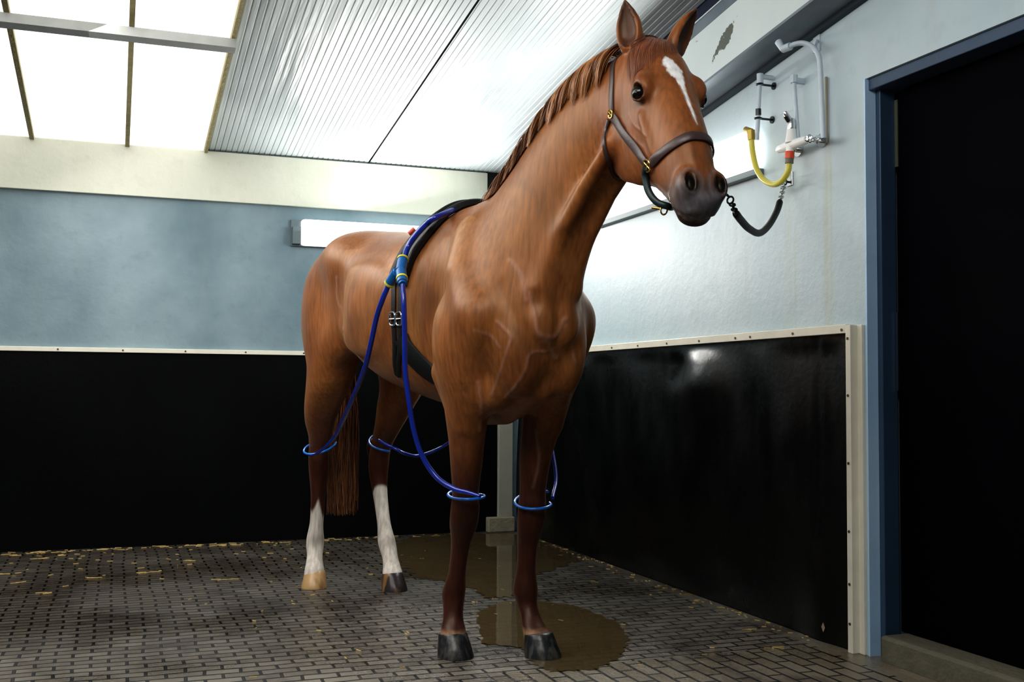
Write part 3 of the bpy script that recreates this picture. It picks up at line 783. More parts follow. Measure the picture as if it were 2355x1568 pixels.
# rings
def ring_on(p, R, r, mat, name='ring', bar=True, off=.010):
    Q, N = G.onto(p, off); M = MB(); M.ring(wp(Q)[0], wn(N)[0], R, r)
    if bar:
        n = wn(N)[0]; a = np.cross(n, (0, 0, 1.0)); a /= np.linalg.norm(a); b_ = np.cross(a, n); c = wp(Q)[0]
        M.tube([c - (a*.7+b_*.7) * R * 1.15, c + (a*.7+b_*.7) * R * 1.15], r * .9, 8)
        M.tube([c - (a*.7-b_*.7) * R * 1.15, c + (a*.7-b_*.7) * R * 1.15], r * .9, 8)
    return M.build(name, mat, halter)
ring_on(Rring, .019, .0032, m_brass); ring_on(mir(Rring), .019, .0032, m_brass)
ring_on(Uring, .013, .0028, m_brass, 'buckle'); ring_on(mir(Uring), .013, .0028, m_brass, 'buckle')
# loose padded chin strap hanging under the jaw
Ls = mir(Rring)
def hx(px, py, l):
    """point in head frame: pixel ray met with the plane at head-lateral l"""
    d = ray(px, py); o = np.array([0, 0, 1.0]); U_w = wn(HU)[0]; c = hw((HP0 + HU * l)[None])[0]
    t = ((c - o) @ U_w) / (d @ U_w); return to_h(o + d * t)[0]
ch = [Rring + (-HD) * .012 - HU * .008, hx(1484, 402, -.080), hx(1491, 438, -.072), hx(1510, 464, -.055), hx(1536, 474, -.025), hd(.500, -.185, .02), hd(.47, -.17, .055), mir(Rring) + HU * .008 - HD * .012]
M = MB(); M.tube(wp(spline(ch, 7)), .0115, 12); M.build('chin_strap', m_rubber_teal, halter)
cr_ = hx(1527, 482, -.035)
M = MB(); M.ring(wp(cr_)[0], (0.55, -.8, .2), .017, .0028, sq=((.25, .1, .9), (.6, .3, -.2))); M.build('ring', m_brass, halter)
M = MB(); M.tube(wp([hx(1500, 477, -.05), hx(1519, 480, -.038)]), .004, 8); M.build('buckle', m_brass, halter)

# ---- surcingle: back pad, girth, billets with buckles
sur = empty('surcingle', hw([[-.35, 0, 1.70]])[0])
tag(sur, 'black padded surcingle buckled round the chest behind the horse withers', 'harness')
def gx(z): return float(np.interp(z, [.90, 1.0, 1.15, 1.35, 1.55, 1.72], [-.12, -.15, -.27, -.335, -.31, -.22]))
def girth_pt(ang):
    """ring of points round the trunk; ang from the top, right side negative y"""
    cy, cz = 0, 1.32
    y = cy - math.sin(ang) * .36; z = cz + math.cos(ang) * .40
    return (gx(z), y, z)
angs = np.linspace(0, 2*math.pi, 40, endpoint=False)
pad = [np.array(girth_pt(a)) + (.035, 0, 0) for a in np.linspace(-1.34, 1.34, 26)]
M = MB(); strap_on(M, pad, .095, .030, .002, m=3); M.build('back_pad', m_pad, sur, bevel=.004)
pad2 = [np.array(girth_pt(a)) + (.012, 0, 0) for a in np.linspace(-1.25, 1.25, 26)]
M = MB(); strap_on(M, pad2, .032, .012, .034, m=3); M.build('pad_strap', m_black, sur)
gir = [np.array(girth_pt(a)) + 0 for a in np.linspace(1.9, 2*math.pi - 1.9, 30)]
M = MB(); strap_on(M, gir, .095, .008, .003, m=3); M.build('girth_band', m_black, sur)
for dx in (0, .036):
    bl = [on_skin(909 + dx * 420, 640), on_skin(908 + dx * 420, 685), on_skin(908 + dx * 420, 735)]
    bl2 = [on_skin(909 + dx * 380, 735), on_skin(911 + dx * 330, 800), on_skin(916 + dx * 120 , 862)]
    M = MB(); strap_on(M, bl, .024, .004, .004, m=6); M.build('billet_strap', m_black, sur)
    M = MB(); strap_on(M, bl2, .026, .004, .006, m=6); M.build('girth_strap', m_black, sur)
    Q, N = G.onto(on_skin(908 + dx * 440, 733), .014); c = wp(Q)[0]; n = wn(N)[0]; a = np.cross(n, (0, 0, 1.0)); a /= np.linalg.norm(a); z_ = np.cross(a, n)
    M = MB(); pts = [c + a * (.019 * math.copysign(abs(math.cos(t)) ** .6, math.cos(t))) + z_ * (.026 * math.copysign(abs(math.sin(t)) ** .6, math.sin(t))) for t in np.linspace(0, 2*math.pi, 24, endpoint=False)]
    M.tube(pts, .0036, 8, closed=True); M.tube([c - a * .019, c + a * .019], .003, 8); M.build('buckle', m_steel, sur)
M = MB(); Q = on_skin(946, 534, .045); M.tube([wp(Q)[0] + np.array([-.012, .02, -.004]), wp(Q)[0] + np.array([.012, .02, .016])], [.009, .011], 12)
M.build('hose_valve', simple('red_plastic', srgb(200, 74, 52), .4), sur)

# ---- blue water hose set with four leg loops
m_hose = simple('blue_hose', srgb(14, 44, 150), .22, var=.15, scale=14, coat=.5)
m_hose2 = simple('bright_blue_tube', srgb(20, 110, 205), .25, var=.15, scale=14, coat=.4)
m_conn = simple('blue_connector', srgb(20, 96, 160), .35, var=.15, scale=20)
m_yel = simple('yellow_ring', srgb(214, 206, 60), .4, var=.1, scale=20)
hs_ = empty('leg_cooling_hose', hw([[-.45, -.34, 1.5]])[0])
tag(hs_, 'blue branching water hose draped over the black surcingle with loops on all four horse legs', 'hose')
def tubeh(name, pts, r, mat, m=8, **k):
    S = spline(np.array(pts), m); rr = r if np.isscalar(r) else list(np.interp(np.linspace(0, 1, len(S)), np.linspace(0, 1, len(r)), r)); M = MB(); M.tube(wp(S), rr, 12); return M.build(name, mat, hs_, **k)
def conn(p, q, r, name='connector', mat=None, rings=()):
    p, q = np.array(p), np.array(q)
    M = MB(); M.tube(wp([p, p + (q - p) * .1, p + (q - p) * .12, p + (q - p) * .88, p + (q - p) * .9, q]), [r * .75, r * .8, r, r, r * .8, r * .75], 16); o = M.build(name, mat or m_conn, hs_)
    for t in rings:
        c = p + (q - p) * t; M = MB(); M.tube(wp([c - (q - p) * .05, c + (q - p) * .05]), r * 1.12, 16); rr = M.build('yellow_ring', m_yel, None); rr.parent = o; rr.matrix_parent_inverse = o.matrix_basis.inverted() @ Matrix.Identity(4); 
        rr.matrix_parent_inverse = (Matrix.Translation(hs_.location).inverted() @ Matrix.Translation(hs_.location)).inverted()
    return o
# top run over the pad
_of = .058
ptop = [G.onto([gx(1.72) - .03, .10, 1.72], _of)[0][0], G.onto([gx(1.72) - .035, .02, 1.75], _of)[0][0], G.onto(on_skin(1012, 500, .05), _of)[0][0], G.onto(on_skin(984, 518, .05), _of)[0][0], G.onto(on_skin(959, 545, .05), _of)[0][0], G.onto(on_skin(941, 572, .05), _of)[0][0], at_y(929, 596, -.315)]
tubeh('supply_hose', ptop, .0115, m_hose)
c1 = at_y(927, 594, -.315); c2 = at_y(921, 626, -.345)
conn(c1, c2, .020, rings=(.08,))
cA = at_y(914, 622, -.352); cB = at_y(893, 656, -.362)
conn(cA, cB, .019, rings=(.85,)); 
cC = at_y(922, 620, -.352); cD = at_y(926, 654, -.372)
conn(cC, cD, .020, rings=(.62,))
tubeh('hind_hose', [cB, at_y(880, 688, -.375), at_y(866, 730, -.375), at_y(853, 790, -.37), at_y(838, 850, -.36), at_y(812, 915, -.33), at_y(790, 965, -.29), at_y(772, 1002, -.25), at_y(748, 1028, -.238), at_y(722, 1046, -.235), at_y(704, 1044, -.215)], [.0105]*8+[.0098, .007, .0055, .005], m_hose)
tubeh('front_hose', [cD, at_y(929, 700, -.375), at_y(931, 780, -.37), at_y(932, 850, -.365), at_y(941, 925, -.35), at_y(952, 990, -.33), at_y(972, 1050, -.30), at_y(1005, 1098, -.26), at_y(1045, 1124, -.222), at_y(1078, 1133, -.208), at_y(1104, 1141, -.196)], [.0098]*9+[.008, .0055], m_hose)
def legloop(pts, r=.0055):
    return tubeh('leg_loop', pts, r, m_hose2, m=8)
def spiral(c, rx, ry, a0, a1, dz, tilt, n=22):
    """open spiral round a leg: centre c, radii, start/end angle (0 = forward), total rise dz, tilt = drop toward angle -60deg"""
    out = []
    for t in np.linspace(0, 1, n):
        a = a0 + (a1 - a0) * t
        out.append((c[0] + rx * math.cos(a), c[1] + ry * math.sin(a), c[2] + dz * (t - .5) - tilt * math.cos(a + 1.0)))
    return out
R_ = math.radians
legloop(spiral((-1.60, -.160, .705), .090, .078, R_(-215), R_(60), .010, .035))
legloop(spiral((.004, -.138, .605), .074, .066, R_(150), R_(-240), .026, .008))
legloop(spiral((.006, .146, .570), .074, .068, R_(80), R_(-270), .040, .016))
legloop(spiral((-1.545, .162, .73), .090, .074, R_(-215), R_(-5), -.085, .012))
tubeh('far_hose', [at_y(872, 1012, .085), at_y(892, 1024, .085), at_y(910, 1032, .10), at_y(930, 1042, .14), at_y(960, 1048, .22), at_y(1000, 1036, .30), at_y(1040, 1012, .36), (-.70, .39, .95), (-.55, .40, 1.2), (-.48, .345, 1.48), (-.47, .20, 1.66), (-.46, .06, 1.735)], .008, m_hose)
tubeh('far_front_hose', [(.02, .225, .58), (-.08, .30, .66), (-.25, .36, .85), (-.42, .395, 1.15), (-.47, .37, 1.42)], .008, m_hose)

SKYE = 1.3; FIXE = 1.7; WORLD = .12
LIGHTS = [
 ('left_flank_fill', tuple(rm(4.4, 4.3, 2.5)), tuple(rm(3.2, 1.6, 1.3)), 1.3, .9, 13, (1, .97, .93)),  # added fill, no such lamp in the room; brightens the flank
 ('skylight_daylight', tuple(rm(2.2, 3.0, 2.68)), tuple(rm(2.6, 1.6, 0)), 3.2, 1.6, 56, (1, .98, .94)),
 ('front_fill', tuple(rm(5.6, 2.6, 3.1)), tuple(rm(3.0, 1.2, 1.0)), 1.8, 1.2, 42, (1, .97, .92)),  # added front fill from behind and above the camera
 ('wall_strip_glow', tuple(rm(2.2, .14, 2.07)), tuple(rm(2.2, 2.0, 2.2)), 1.6, .16, 26, (1, .99, .95)),
 ('back_strip_glow', tuple(rm(.13, 1.0, 2.03)), tuple(rm(2.0, 1.2, 2.9)), 1.1, .16, 34, (1, .99, .95)),
]
sc.view_settings.look = 'Medium High Contrast'
# ================================================================== ROOM
def rp(px, py, off):
    """pixel ray met with the plane parallel to the right wall, off metres in front of it -> room (s, t, z)"""
    d = ray(px, py); o = np.array([0, 0, 1.0]); P0 = RC - D1 * off; t = ((P0 - o) @ D1) / (d @ D1); p = o + d * t - RC
    return np.array([p @ D2, -(p @ D1), p[2]])
def rw_(p): return rm(*p)
tr = lambda x, y, z: rm(x, y, z)
CZ = lambda s: 2.53 + .135 * s           # ceiling height
BZ = lambda s: 2.02 + .132 * s           # underside of the sloping steel beam

def planar(name, quad_st, mat, kind='structure'):
    pass
def texmat(name):
    m, nt, b = newmat(name); tc = nt.nodes.new('ShaderNodeTexCoord'); return m, nt, b, tc
def N_(nt, t, **k):
    n = nt.nodes.new(t)
    for a, v in k.items(): setattr(n, a, v)
    return n
def noise(nt, vec, scale, detail=4, rough=.5):
    n = N_(nt, 'ShaderNodeTexNoise'); n.inputs['Scale'].default_value = scale; n.inputs['Detail'].default_value = detail; n.inputs['Roughness'].default_value = rough
    nt.links.new(vec, n.inputs['Vector']); return n.outputs['Fac']
def ramp(nt, fac, stops):
    r = N_(nt, 'ShaderNodeValToRGB'); e = r.color_ramp.elements
    while len(e) < len(stops): e.new(.5)
    for i, (p, c) in enumerate(stops): e[i].position = p; e[i].color = (*c, 1) if len(c) == 3 else c
    nt.links.new(fac, r.inputs['Fac']); return r.outputs['Color']
def mixrgb(nt, f, a, b_, mode='MIX'):
    m = N_(nt, 'ShaderNodeMix', data_type='RGBA', blend_type=mode)
    for s_, v in ((0, f), (6, a), (7, b_)):
        if hasattr(v, 'is_linked'): nt.links.new(v, m.inputs[s_])
        else: m.inputs[s_].default_value = v if np.isscalar(v) else (*v, 1)
    return m.outputs[2]
def mth(nt, op, a, b_=None):
    m = N_(nt, 'ShaderNodeMath', operation=op)
    for i, v in enumerate((a, b_)):
        if v is None: continue
        if hasattr(v, 'is_linked'): nt.links.new(v, m.inputs[i])
        else: m.inputs[i].default_value = v
    return m.outputs[0]
def mrange(nt, v, a, b_, c, d):
    m = N_(nt, 'ShaderNodeMapRange'); nt.links.new(v, m.inputs['Value'])
    for n, q in (('From Min', a), ('From Max', b_), ('To Min', c), ('To Max', d)): m.inputs[n].default_value = q
    return m.outputs['Result']
def bump(nt, b, h, strength, dist, normal=None):
    n = N_(nt, 'ShaderNodeBump'); n.inputs['Strength'].default_value = strength; n.inputs['Distance'].default_value = dist
    nt.links.new(h, n.inputs['Height'])
    if normal is not None: nt.links.new(normal, n.inputs['Normal'])
    nt.links.new(n.outputs['Normal'], b.inputs['Normal']); return n.outputs['Normal']

# ---- painted plaster
def wallmat(name, c1, c2, stain=0):
    m, nt, b, tc = texmat(name); v = tc.outputs['Object']
    c = mixrgb(nt, mrange(nt, noise(nt, v, 1.7, 4), .3, .7, 0, 1), c1, c2)
    c = mixrgb(nt, mth(nt, 'MULTIPLY', mrange(nt, noise(nt, v, 9, 6, .65), .55, .75, 0, 1), .25), c, (c1 * .72))
    if stain:
        mp = N_(nt, 'ShaderNodeMapping'); mp.inputs['Scale'].default_value = (9, 9, .8); nt.links.new(v, mp.inputs['Vector'])
        c = mixrgb(nt, mth(nt, 'MULTIPLY', mrange(nt, noise(nt, mp.outputs['Vector'], 1, 4), .56, .74, 0, 1), stain), c, srgb(176, 172, 140))
        sp = N_(nt, 'ShaderNodeSeparateXYZ'); nt.links.new(v, sp.inputs[0])
        for s_c, w_, k_, z_ in ((3.545, .030, .55, 2.0), (3.575, .012, .5, 2.0), (3.29, .05, .22, 1.85), (3.33, .015, .3, 1.75)):
            dd = mth(nt, 'ADD', mth(nt, 'ABSOLUTE', mth(nt, 'SUBTRACT', sp.outputs[0], s_c)), mth(nt, 'MULTIPLY', mth(nt, 'SUBTRACT', noise(nt, mp.outputs['Vector'], 2.5, 4), .5), w_ * 1.6))
            kk = mth(nt, 'MULTIPLY', mth(nt, 'MULTIPLY', mrange(nt, dd, 0, w_, k_, 0), mrange(nt, sp.outputs[2], z_, z_ - .12, 0, 1)), mrange(nt, sp.outputs[2], 1.1, 1.7, .25, 1))
            c = mixrgb(nt, kk, c, srgb(186, 188, 158))
    nt.links.new(c, b.inputs['Base Color']); b.inputs['Roughness'].default_value = .48
    h = mth(nt, 'ADD', noise(nt, v, 22, 5, .6), mth(nt, 'MULTIPLY', noise(nt, v, 4, 3), 2.0))
    bump(nt, b, h, .22, .010)
    return m
m_wall = wallmat('blue_grey_wall_paint', srgb(180, 200, 208), srgb(198, 212, 218), .18)
m_wallb = wallmat('back_wall_paint', srgb(108, 132, 142), srgb(148, 168, 176), .05)
m_cream = wallmat('cream_beam_paint', srgb(214, 216, 200), srgb(224, 224, 210), .08)
m_beamw = wallmat('white_beam_paint', srgb(190, 198, 198), srgb(204, 210, 208), 0)
m_alu = simple('aluminium', srgb(236, 232, 216), .36, .05, var=.14, scale=9)
m_screw = simple('screw', srgb(88, 78, 62), .5, .5)

def build_room(M, name, mat, **k):
    """geometry collected in room coordinates; object carries the room matrix so that object space = room space"""
    me = mesh_from(M.v, M.f, name)
    bm = bmesh.new(); bm.from_mesh(me); bmesh.ops.recalc_face_normals(bm, faces=bm.faces); bm.to_mesh(me); bm.free()
    par = k.get('parent'); o = link(name, me, mat, None, k.get('smooth', False))
    if par is not None: o.parent = par
    else: o.matrix_world = ROOM
    if k.get('bevel'):
        b = o.modifiers.new('bevel', 'BEVEL'); b.width = k['bevel']; b.segments = 2
    if k.get('kind'): o['kind'] = k['kind']
    if k.get('smooth'):
        me.set_sharp_from_angle(angle=math.radians(40))
    return o
def rthing(name, label, cat, loc=(0, 0, 0), **k):
    o = bpy.data.objects.new(name, None); o.empty_display_size = .05; COL.objects.link(o); o.matrix_world = ROOM @ Matrix.Translation(Vector([float(c) for c in loc])); return tag(o, label, cat, **k)
def rpart(M, name, mat, thing, smooth=True, bevel=0, loc=None):
    """M holds absolute room coordinates; shift them to the thing's base"""
    l = (ROOM.inverted() @ thing.matrix_world).translation if thing.parent is None else Vector((0, 0, 0))
    M.v = [(x - l.x, y - l.y, z - l.z) for x, y, z in M.v]
    return build_room(M, name, mat, parent=thing, smooth=smooth, bevel=bevel)

# ---- floor: wet brick paving
m_floor, nt, b, tc = texmat('wet_brick_paving'); v = tc.outputs['Object']
sx = N_(nt, 'ShaderNodeSeparateXYZ'); nt.links.new(v, sx.inputs[0])
wob = N_(nt, 'ShaderNodeTexNoise'); wob.inputs['Scale'].default_value = 2.2; nt.links.new(v, wob.inputs['Vector'])
def brickmap(cx, cy, w, h, wobble=.012):
    cb = N_(nt, 'ShaderNodeCombineXYZ'); off = mth(nt, 'MULTIPLY', mth(nt, 'SUBTRACT', wob.outputs['Fac'], .5), wobble * 2)
    nt.links.new(mth(nt, 'ADD', cx, off), cb.inputs[0]); nt.links.new(mth(nt, 'ADD', cy, off), cb.inputs[1])
    br = N_(nt, 'ShaderNodeTexBrick'); br.offset = .5; br.inputs['Scale'].default_value = 1
    br.inputs['Brick Width'].default_value = w; br.inputs['Row Height'].default_value = h; br.inputs['Mortar Size'].default_value = .0062; br.inputs['Mortar Smooth'].default_value = .35; br.inputs['Bias'].default_value = 0
    br.inputs['Color1'].default_value = (0, 0, 0, 1); br.inputs['Color2'].default_value = (1, 1, 1, 1); br.inputs['Mortar'].default_value = (.5, .5, .5, 1)
    nt.links.new(cb.outputs[0], br.inputs['Vector']); return br
b1 = brickmap(sx.outputs[1], sx.outputs[0], .125, .058, .022); b2 = brickmap(sx.outputs[0], sx.outputs[1], .15, .066, .008)
edge = mth(nt, 'MULTIPLY', mth(nt, 'LESS_THAN', sx.outputs[1], 1.45), mth(nt, 'GREATER_THAN', sx.outputs[0], 3.56)); gut = mth(nt, 'LESS_THAN', sx.outputs[1], .10)
fac = mixrgb(nt, edge, b1.outputs['Color'], b2.outputs['Color']); mort = N_(nt, 'ShaderNodeMix', data_type='FLOAT')
nt.links.new(edge, mort.inputs[0]); nt.links.new(b1.outputs['Fac'], mort.inputs[2]); nt.links.new(b2.outputs['Fac'], mort.inputs[3])
mo = mth(nt, 'MULTIPLY', mort.outputs[0], mth(nt, 'SUBTRACT', 1.0, gut))
bk = mixrgb(nt, fac, srgb(98, 92, 82), srgb(138, 132, 120))
bk = mixrgb(nt, mrange(nt, noise(nt, v, 1.1, 4), .4, .75, 0, .7), bk, srgb(76, 64, 52))
bk = mixrgb(nt, mth(nt, 'MULTIPLY', mrange(nt, noise(nt, v, 34, 6, .7), .5, .72, 0, 1), .5), bk, srgb(140, 130, 118))
bk = mixrgb(nt, mth(nt, 'MULTIPLY', edge, .5), bk, srgb(120, 108, 86))
bk = mixrgb(nt, mrange(nt, noise(nt, v, 2.6, 5, .6), .54, .70, 0, .8), bk, srgb(40, 28, 22))
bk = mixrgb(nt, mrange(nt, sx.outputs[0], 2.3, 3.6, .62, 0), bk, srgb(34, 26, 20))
fc = mixrgb(nt, mo, bk, srgb(8, 7, 6))
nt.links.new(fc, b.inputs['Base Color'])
vd = N_(nt, 'ShaderNodeVectorMath', operation='DISTANCE'); nt.links.new(v, vd.inputs[0]); vd.inputs[1].default_value = (3.0, 1.25, 0)
near = mrange(nt, mth(nt, 'ADD', vd.outputs['Value'], mth(nt, 'MULTIPLY', noise(nt, v, 3, 4), .8)), .9, 1.5, 1, 0)
wet = mth(nt, 'MAXIMUM', near, mrange(nt, noise(nt, v, 1.5, 4), .40, .62, 0, 1))
rg = mth(nt, 'ADD', mrange(nt, wet, 0, 1, .50, .08), mth(nt, 'MULTIPLY', noise(nt, v, 60, 3), .18))
nt.links.new(rg, b.inputs['Roughness'])
hh = mth(nt, 'ADD', mth(nt, 'MULTIPLY', mth(nt, 'SUBTRACT', 1.0, mo), 1.0), mth(nt, 'ADD', mth(nt, 'MULTIPLY', noise(nt, v, 26, 6, .65), .55), mth(nt, 'MULTIPLY', mth(nt, 'MULTIPLY', noise(nt, v, 85, 3, .6), near), .55)))
bump(nt, b, hh, .9, .010)
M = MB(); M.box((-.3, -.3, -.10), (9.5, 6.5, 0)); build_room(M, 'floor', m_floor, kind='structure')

# ---- walls
M = MB(); M.box((-.25, -.25, -.05), (0, 6.5, 3.1)); build_room(M, 'wall_back', m_wallb, kind='structure')
DS0 = 3.79; DS1 = 5.35; DT = 2.20
M = MB(); M.box((-.25, -.22, -.05), (DS0, 0, 3.9)); M.box((DS0, -.22, DT), (DS1, 0, 3.9)); M.box((DS1, -.22, -.05), (9.5, 0, 3.9)); build_room(M, 'wall_right', m_wall, kind='structure')
# blue painted reveal of the doorway + dark steel frame + door leaf + sill
m_reveal = wallmat('blue_reveal_paint', srgb(180, 216, 250), srgb(196, 226, 252), 0)
m_navy = simple('navy_gloss_paint', srgb(56, 78, 102), .30, var=.2, scale=5)
m_navyd = simple('dark_navy_door_paint', srgb(4, 5, 12), .6, spec=.03, var=.35, scale=1.2)
m_conc = simple('concrete', srgb(104, 100, 84), .75, var=.3, scale=12, bump=.6, bscale=40)
M = MB(); M.box((DS0 - .004, -.045, 0), (DS0 + .004, .004, DT)); build_room(M, 'trim_door_reveal', m_reveal, kind='structure')
M = MB()
M.box((DS0 + .004, -.115, 0), (DS0 + .030, -.045, DT)); M.box((DS0 + .004, -.115, DT - .045), (DS1, -.012, DT)); M.box((DS1 - .04, -.115, 0), (DS1, -.03, DT))
build_room(M, 'trim_door_frame', m_navy, kind='structure', bevel=.003)
M = MB(); M.box((DS0 - .1, -.40, -.05), (DS1 + .1, -.20, DT + .2)); build_room(M, 'light_block_behind_door', m_navyd, kind='structure')  # added box that blocks light leaking in behind the door
M = MB(); M.box((DS0 + .030, -.175, .09), (DS1 - .04, -.118, DT - .050)); build_room(M, 'door_1', m_navyd, kind='structure', bevel=.004)
M = MB(); M.box((DS0 + .012, -.117, 1.86), (DS0 + .045, -.112, 2.12)); build_room(M, 'trim_door_gap_strip', simple('olive_strip', srgb(96, 100, 84), .6), kind='structure')
M = MB(); M.box((DS0 + .07, -.118, -.01), (DS1 - .04, .012, .095)); build_room(M, 'trim_door_sill', m_conc, kind='structure', bevel=.012)
M = MB(); M.box((DS0 + .035, -.117, 1.0), (DS0 + .045, -.105, 1.30)); build_room(M, 'trim_door_latch_plate', m_steel, kind='structure')

# ---- ceiling: ribbed sandwich panels, sloping down to the back wall
m_ceil, nt, b, tc = texmat('white_ribbed_ceiling_panel'); v = tc.outputs['Object']
nt.links.new(mixrgb(nt, mrange(nt, noise(nt, v, 1.2, 4), .3, .7, 0, 1), srgb(172, 182, 186), srgb(196, 204, 206)), b.inputs['Base Color']); b.inputs['Roughness'].default_value = .34
mp = N_(nt, 'ShaderNodeMapping'); mp.inputs['Scale'].default_value = (.6, 7, 1); nt.links.new(v, mp.inputs['Vector'])
bump(nt, b, noise(nt, mp.outputs['Vector'], 2.0, 3), .3, .03)
def ceil_panel(t0, t1, s0=0.0, s1=9.0, pitch=.0355):
    M = MB(); n = int(round((t1 - t0) / pitch)); vs = []; prof = []
    for i in range(n):
        a = t0 + (t1 - t0) * i / n; w = (t1 - t0) / n
        prof += [(a, 0), (a + w * .70, 0), (a + w * .80, .003), (a + w * .92, .003)]
    prof.append((t1, 0))
    for (t, d) in prof:
        for s in (s0, s1): vs.append((s, t, CZ(s) - 0 + d))
    fs = [(2*i, 2*i+1, 2*i+3, 2*i+2) for i in range(len(prof) - 1)]
    M.add(vs, fs); k = len(prof)
    vs2 = [(s0, t0, CZ(s0) + .1), (s1, t0, CZ(s1) + .1), (s1, t1, CZ(s1) + .1), (s0, t1, CZ(s0) + .1)]; M.add(vs2, [(0, 1, 2, 3)])
    return M
M = ceil_panel(.04, 1.095); build_room(M, 'ceiling', m_ceil, kind='structure')
M = ceil_panel(1.107, 2.16); build_room(M, 'ceiling', m_ceil, kind='structure')
M = ceil_panel(4.3, 6.5); build_room(M, 'ceiling', m_ceil, kind='structure')
M = MB(); M.hexa([(-.2, 1.09, CZ(-.2) + .02), (9, 1.09, CZ(9) + .02), (9, 1.112, CZ(9) + .02), (-.2, 1.112, CZ(-.2) + .02), (-.2, 1.09, CZ(-.2) + .05), (9, 1.09, CZ(9) + .05), (9, 1.112, CZ(9) + .05), (-.2, 1.112, CZ(-.2) + .05)])
build_room(M, 'trim_ceiling_joint', m_black, kind='structure')
# ---- skylight: translucent sheets between glazing bars, purlin underneath
SKY = (1.0, .99, .955)
def skymat():
    m, nt, b, tc = texmat('translucent_skylight_sheet'); v = tc.outputs['Object']
    sx = N_(nt, 'ShaderNodeSeparateXYZ'); nt.links.new(v, sx.inputs[0])
    st = mth(nt, 'FRACT', mth(nt, 'MULTIPLY', sx.outputs[1], 9.0)); ln = mth(nt, 'LESS_THAN', mth(nt, 'ABSOLUTE', mth(nt, 'SUBTRACT', st, .5)), .035)
    c = mixrgb(nt, mth(nt, 'MULTIPLY', ln, .14), SKY, (.80, .78, .55))
    c = mixrgb(nt, mrange(nt, noise(nt, v, 1.5, 3), .4, .8, 0, .15), c, (.9, .92, .84))
    nt.links.new(c, b.inputs['Emission Color']); b.inputs['Emission Strength'].default_value = SKYE
    b.inputs['Base Color'].default_value = (.8, .8, .78, 1); b.inputs['Roughness'].default_value = .4
    return m
m_sky = skymat()
for t0, t1 in ((2.185, 2.64), (2.66, 3.19), (3.21, 3.75), (3.77, 4.29)):
    M = MB(); M.hexa([(0, t0, CZ(0)), (7, t0, CZ(7)), (7, t1, CZ(7)), (0, t1, CZ(0)), (0, t0, CZ(0) + .01), (7, t0, CZ(7) + .01), (7, t1, CZ(7) + .01), (0, t1, CZ(0) + .01)])
    build_room(M, 'window_1', m_sky, kind='structure')
m_bar = simple('dirty_glazing_bar', srgb(150, 140, 100), .7, var=.35, scale=25, bump=.5, bscale=60)
m_purl = simple('galvanised_purlin', srgb(166, 168, 166), .5, .3, var=.2, scale=14)
for t in (2.172, 2.65, 3.2, 3.76, 4.3):
    M = MB(); w = .010 if t < 2.3 else .013
    M.hexa([(0, t-w, CZ(0)-.028), (7, t-w, CZ(7)-.028), (7, t+w, CZ(7)-.028), (0, t+w, CZ(0)-.028), (0, t-w, CZ(0)+.02), (7, t-w, CZ(7)+.02), (7, t+w, CZ(7)+.02), (0, t+w, CZ(0)+.02)])
    build_room(M, 'trim_skylight_bar', m_bar, kind='structure')
for s0 in (1.66, 3.5, 5.3):
    M = MB(); h = .075
    M.hexa([(s0, 2.16, CZ(s0)-h), (s0+.07, 2.16, CZ(s0+.07)-h), (s0+.07, 6.5, CZ(s0+.07)-h), (s0, 6.5, CZ(s0)-h), (s0, 2.16, CZ(s0)-.03), (s0+.07, 2.16, CZ(s0+.07)-.03), (s0+.07, 6.5, CZ(s0+.07)-.03), (s0, 6.5, CZ(s0)-.03)])
    build_room(M, 'trim_purlin', m_purl, kind='structure')

# ---- cream beam along the back wall
M = MB(); M.box((-.0, .25, 2.20), (.035, 6.5, 2.522)); build_room(M, 'trim_back_beam', m_cream, kind='structure', bevel=.003)
M = MB(); M.box((.0, .12, 2.2), (.012, .25, 2.53)); build_room(M, 'corner_recess_shade', m_black, kind='structure')  # dark panel in place of the shadowed recess beside the beam
# ---- sloping steel beam along the right wall
m_flange, nt, b, tc = texmat('grey_steel_flange'); v = tc.outputs['Object']
nt.links.new(mixrgb(nt, mrange(nt, noise(nt, v, 3, 5), .3, .7, 0, 1), srgb(96, 110, 122), srgb(132, 142, 148)), b.inputs['Base Color']); b.inputs['Roughness'].default_value = .5
def slope_box(M, s0, s1, t0, t1, z0, z1, f=BZ):
    M.hexa([(s0, t0, f(s0)+z0), (s1, t0, f(s1)+z0), (s1, t1, f(s1)+z0), (s0, t1, f(s0)+z0), (s0, t0, f(s0)+z1), (s1, t0, f(s1)+z1), (s1, t1, f(s1)+z1), (s0, t1, f(s0)+z1)]); return M
beam = rthing('steel_beam', 'pale painted steel roof beam sloping along the top of the right wall', 'beam', (0, 0, 2.02))
beam['kind'] = 'structure'
rpart(slope_box(MB(), 0, 8.5, .0, .18, 0, .012), 'bottom_flange', m_flange, beam, smooth=False)
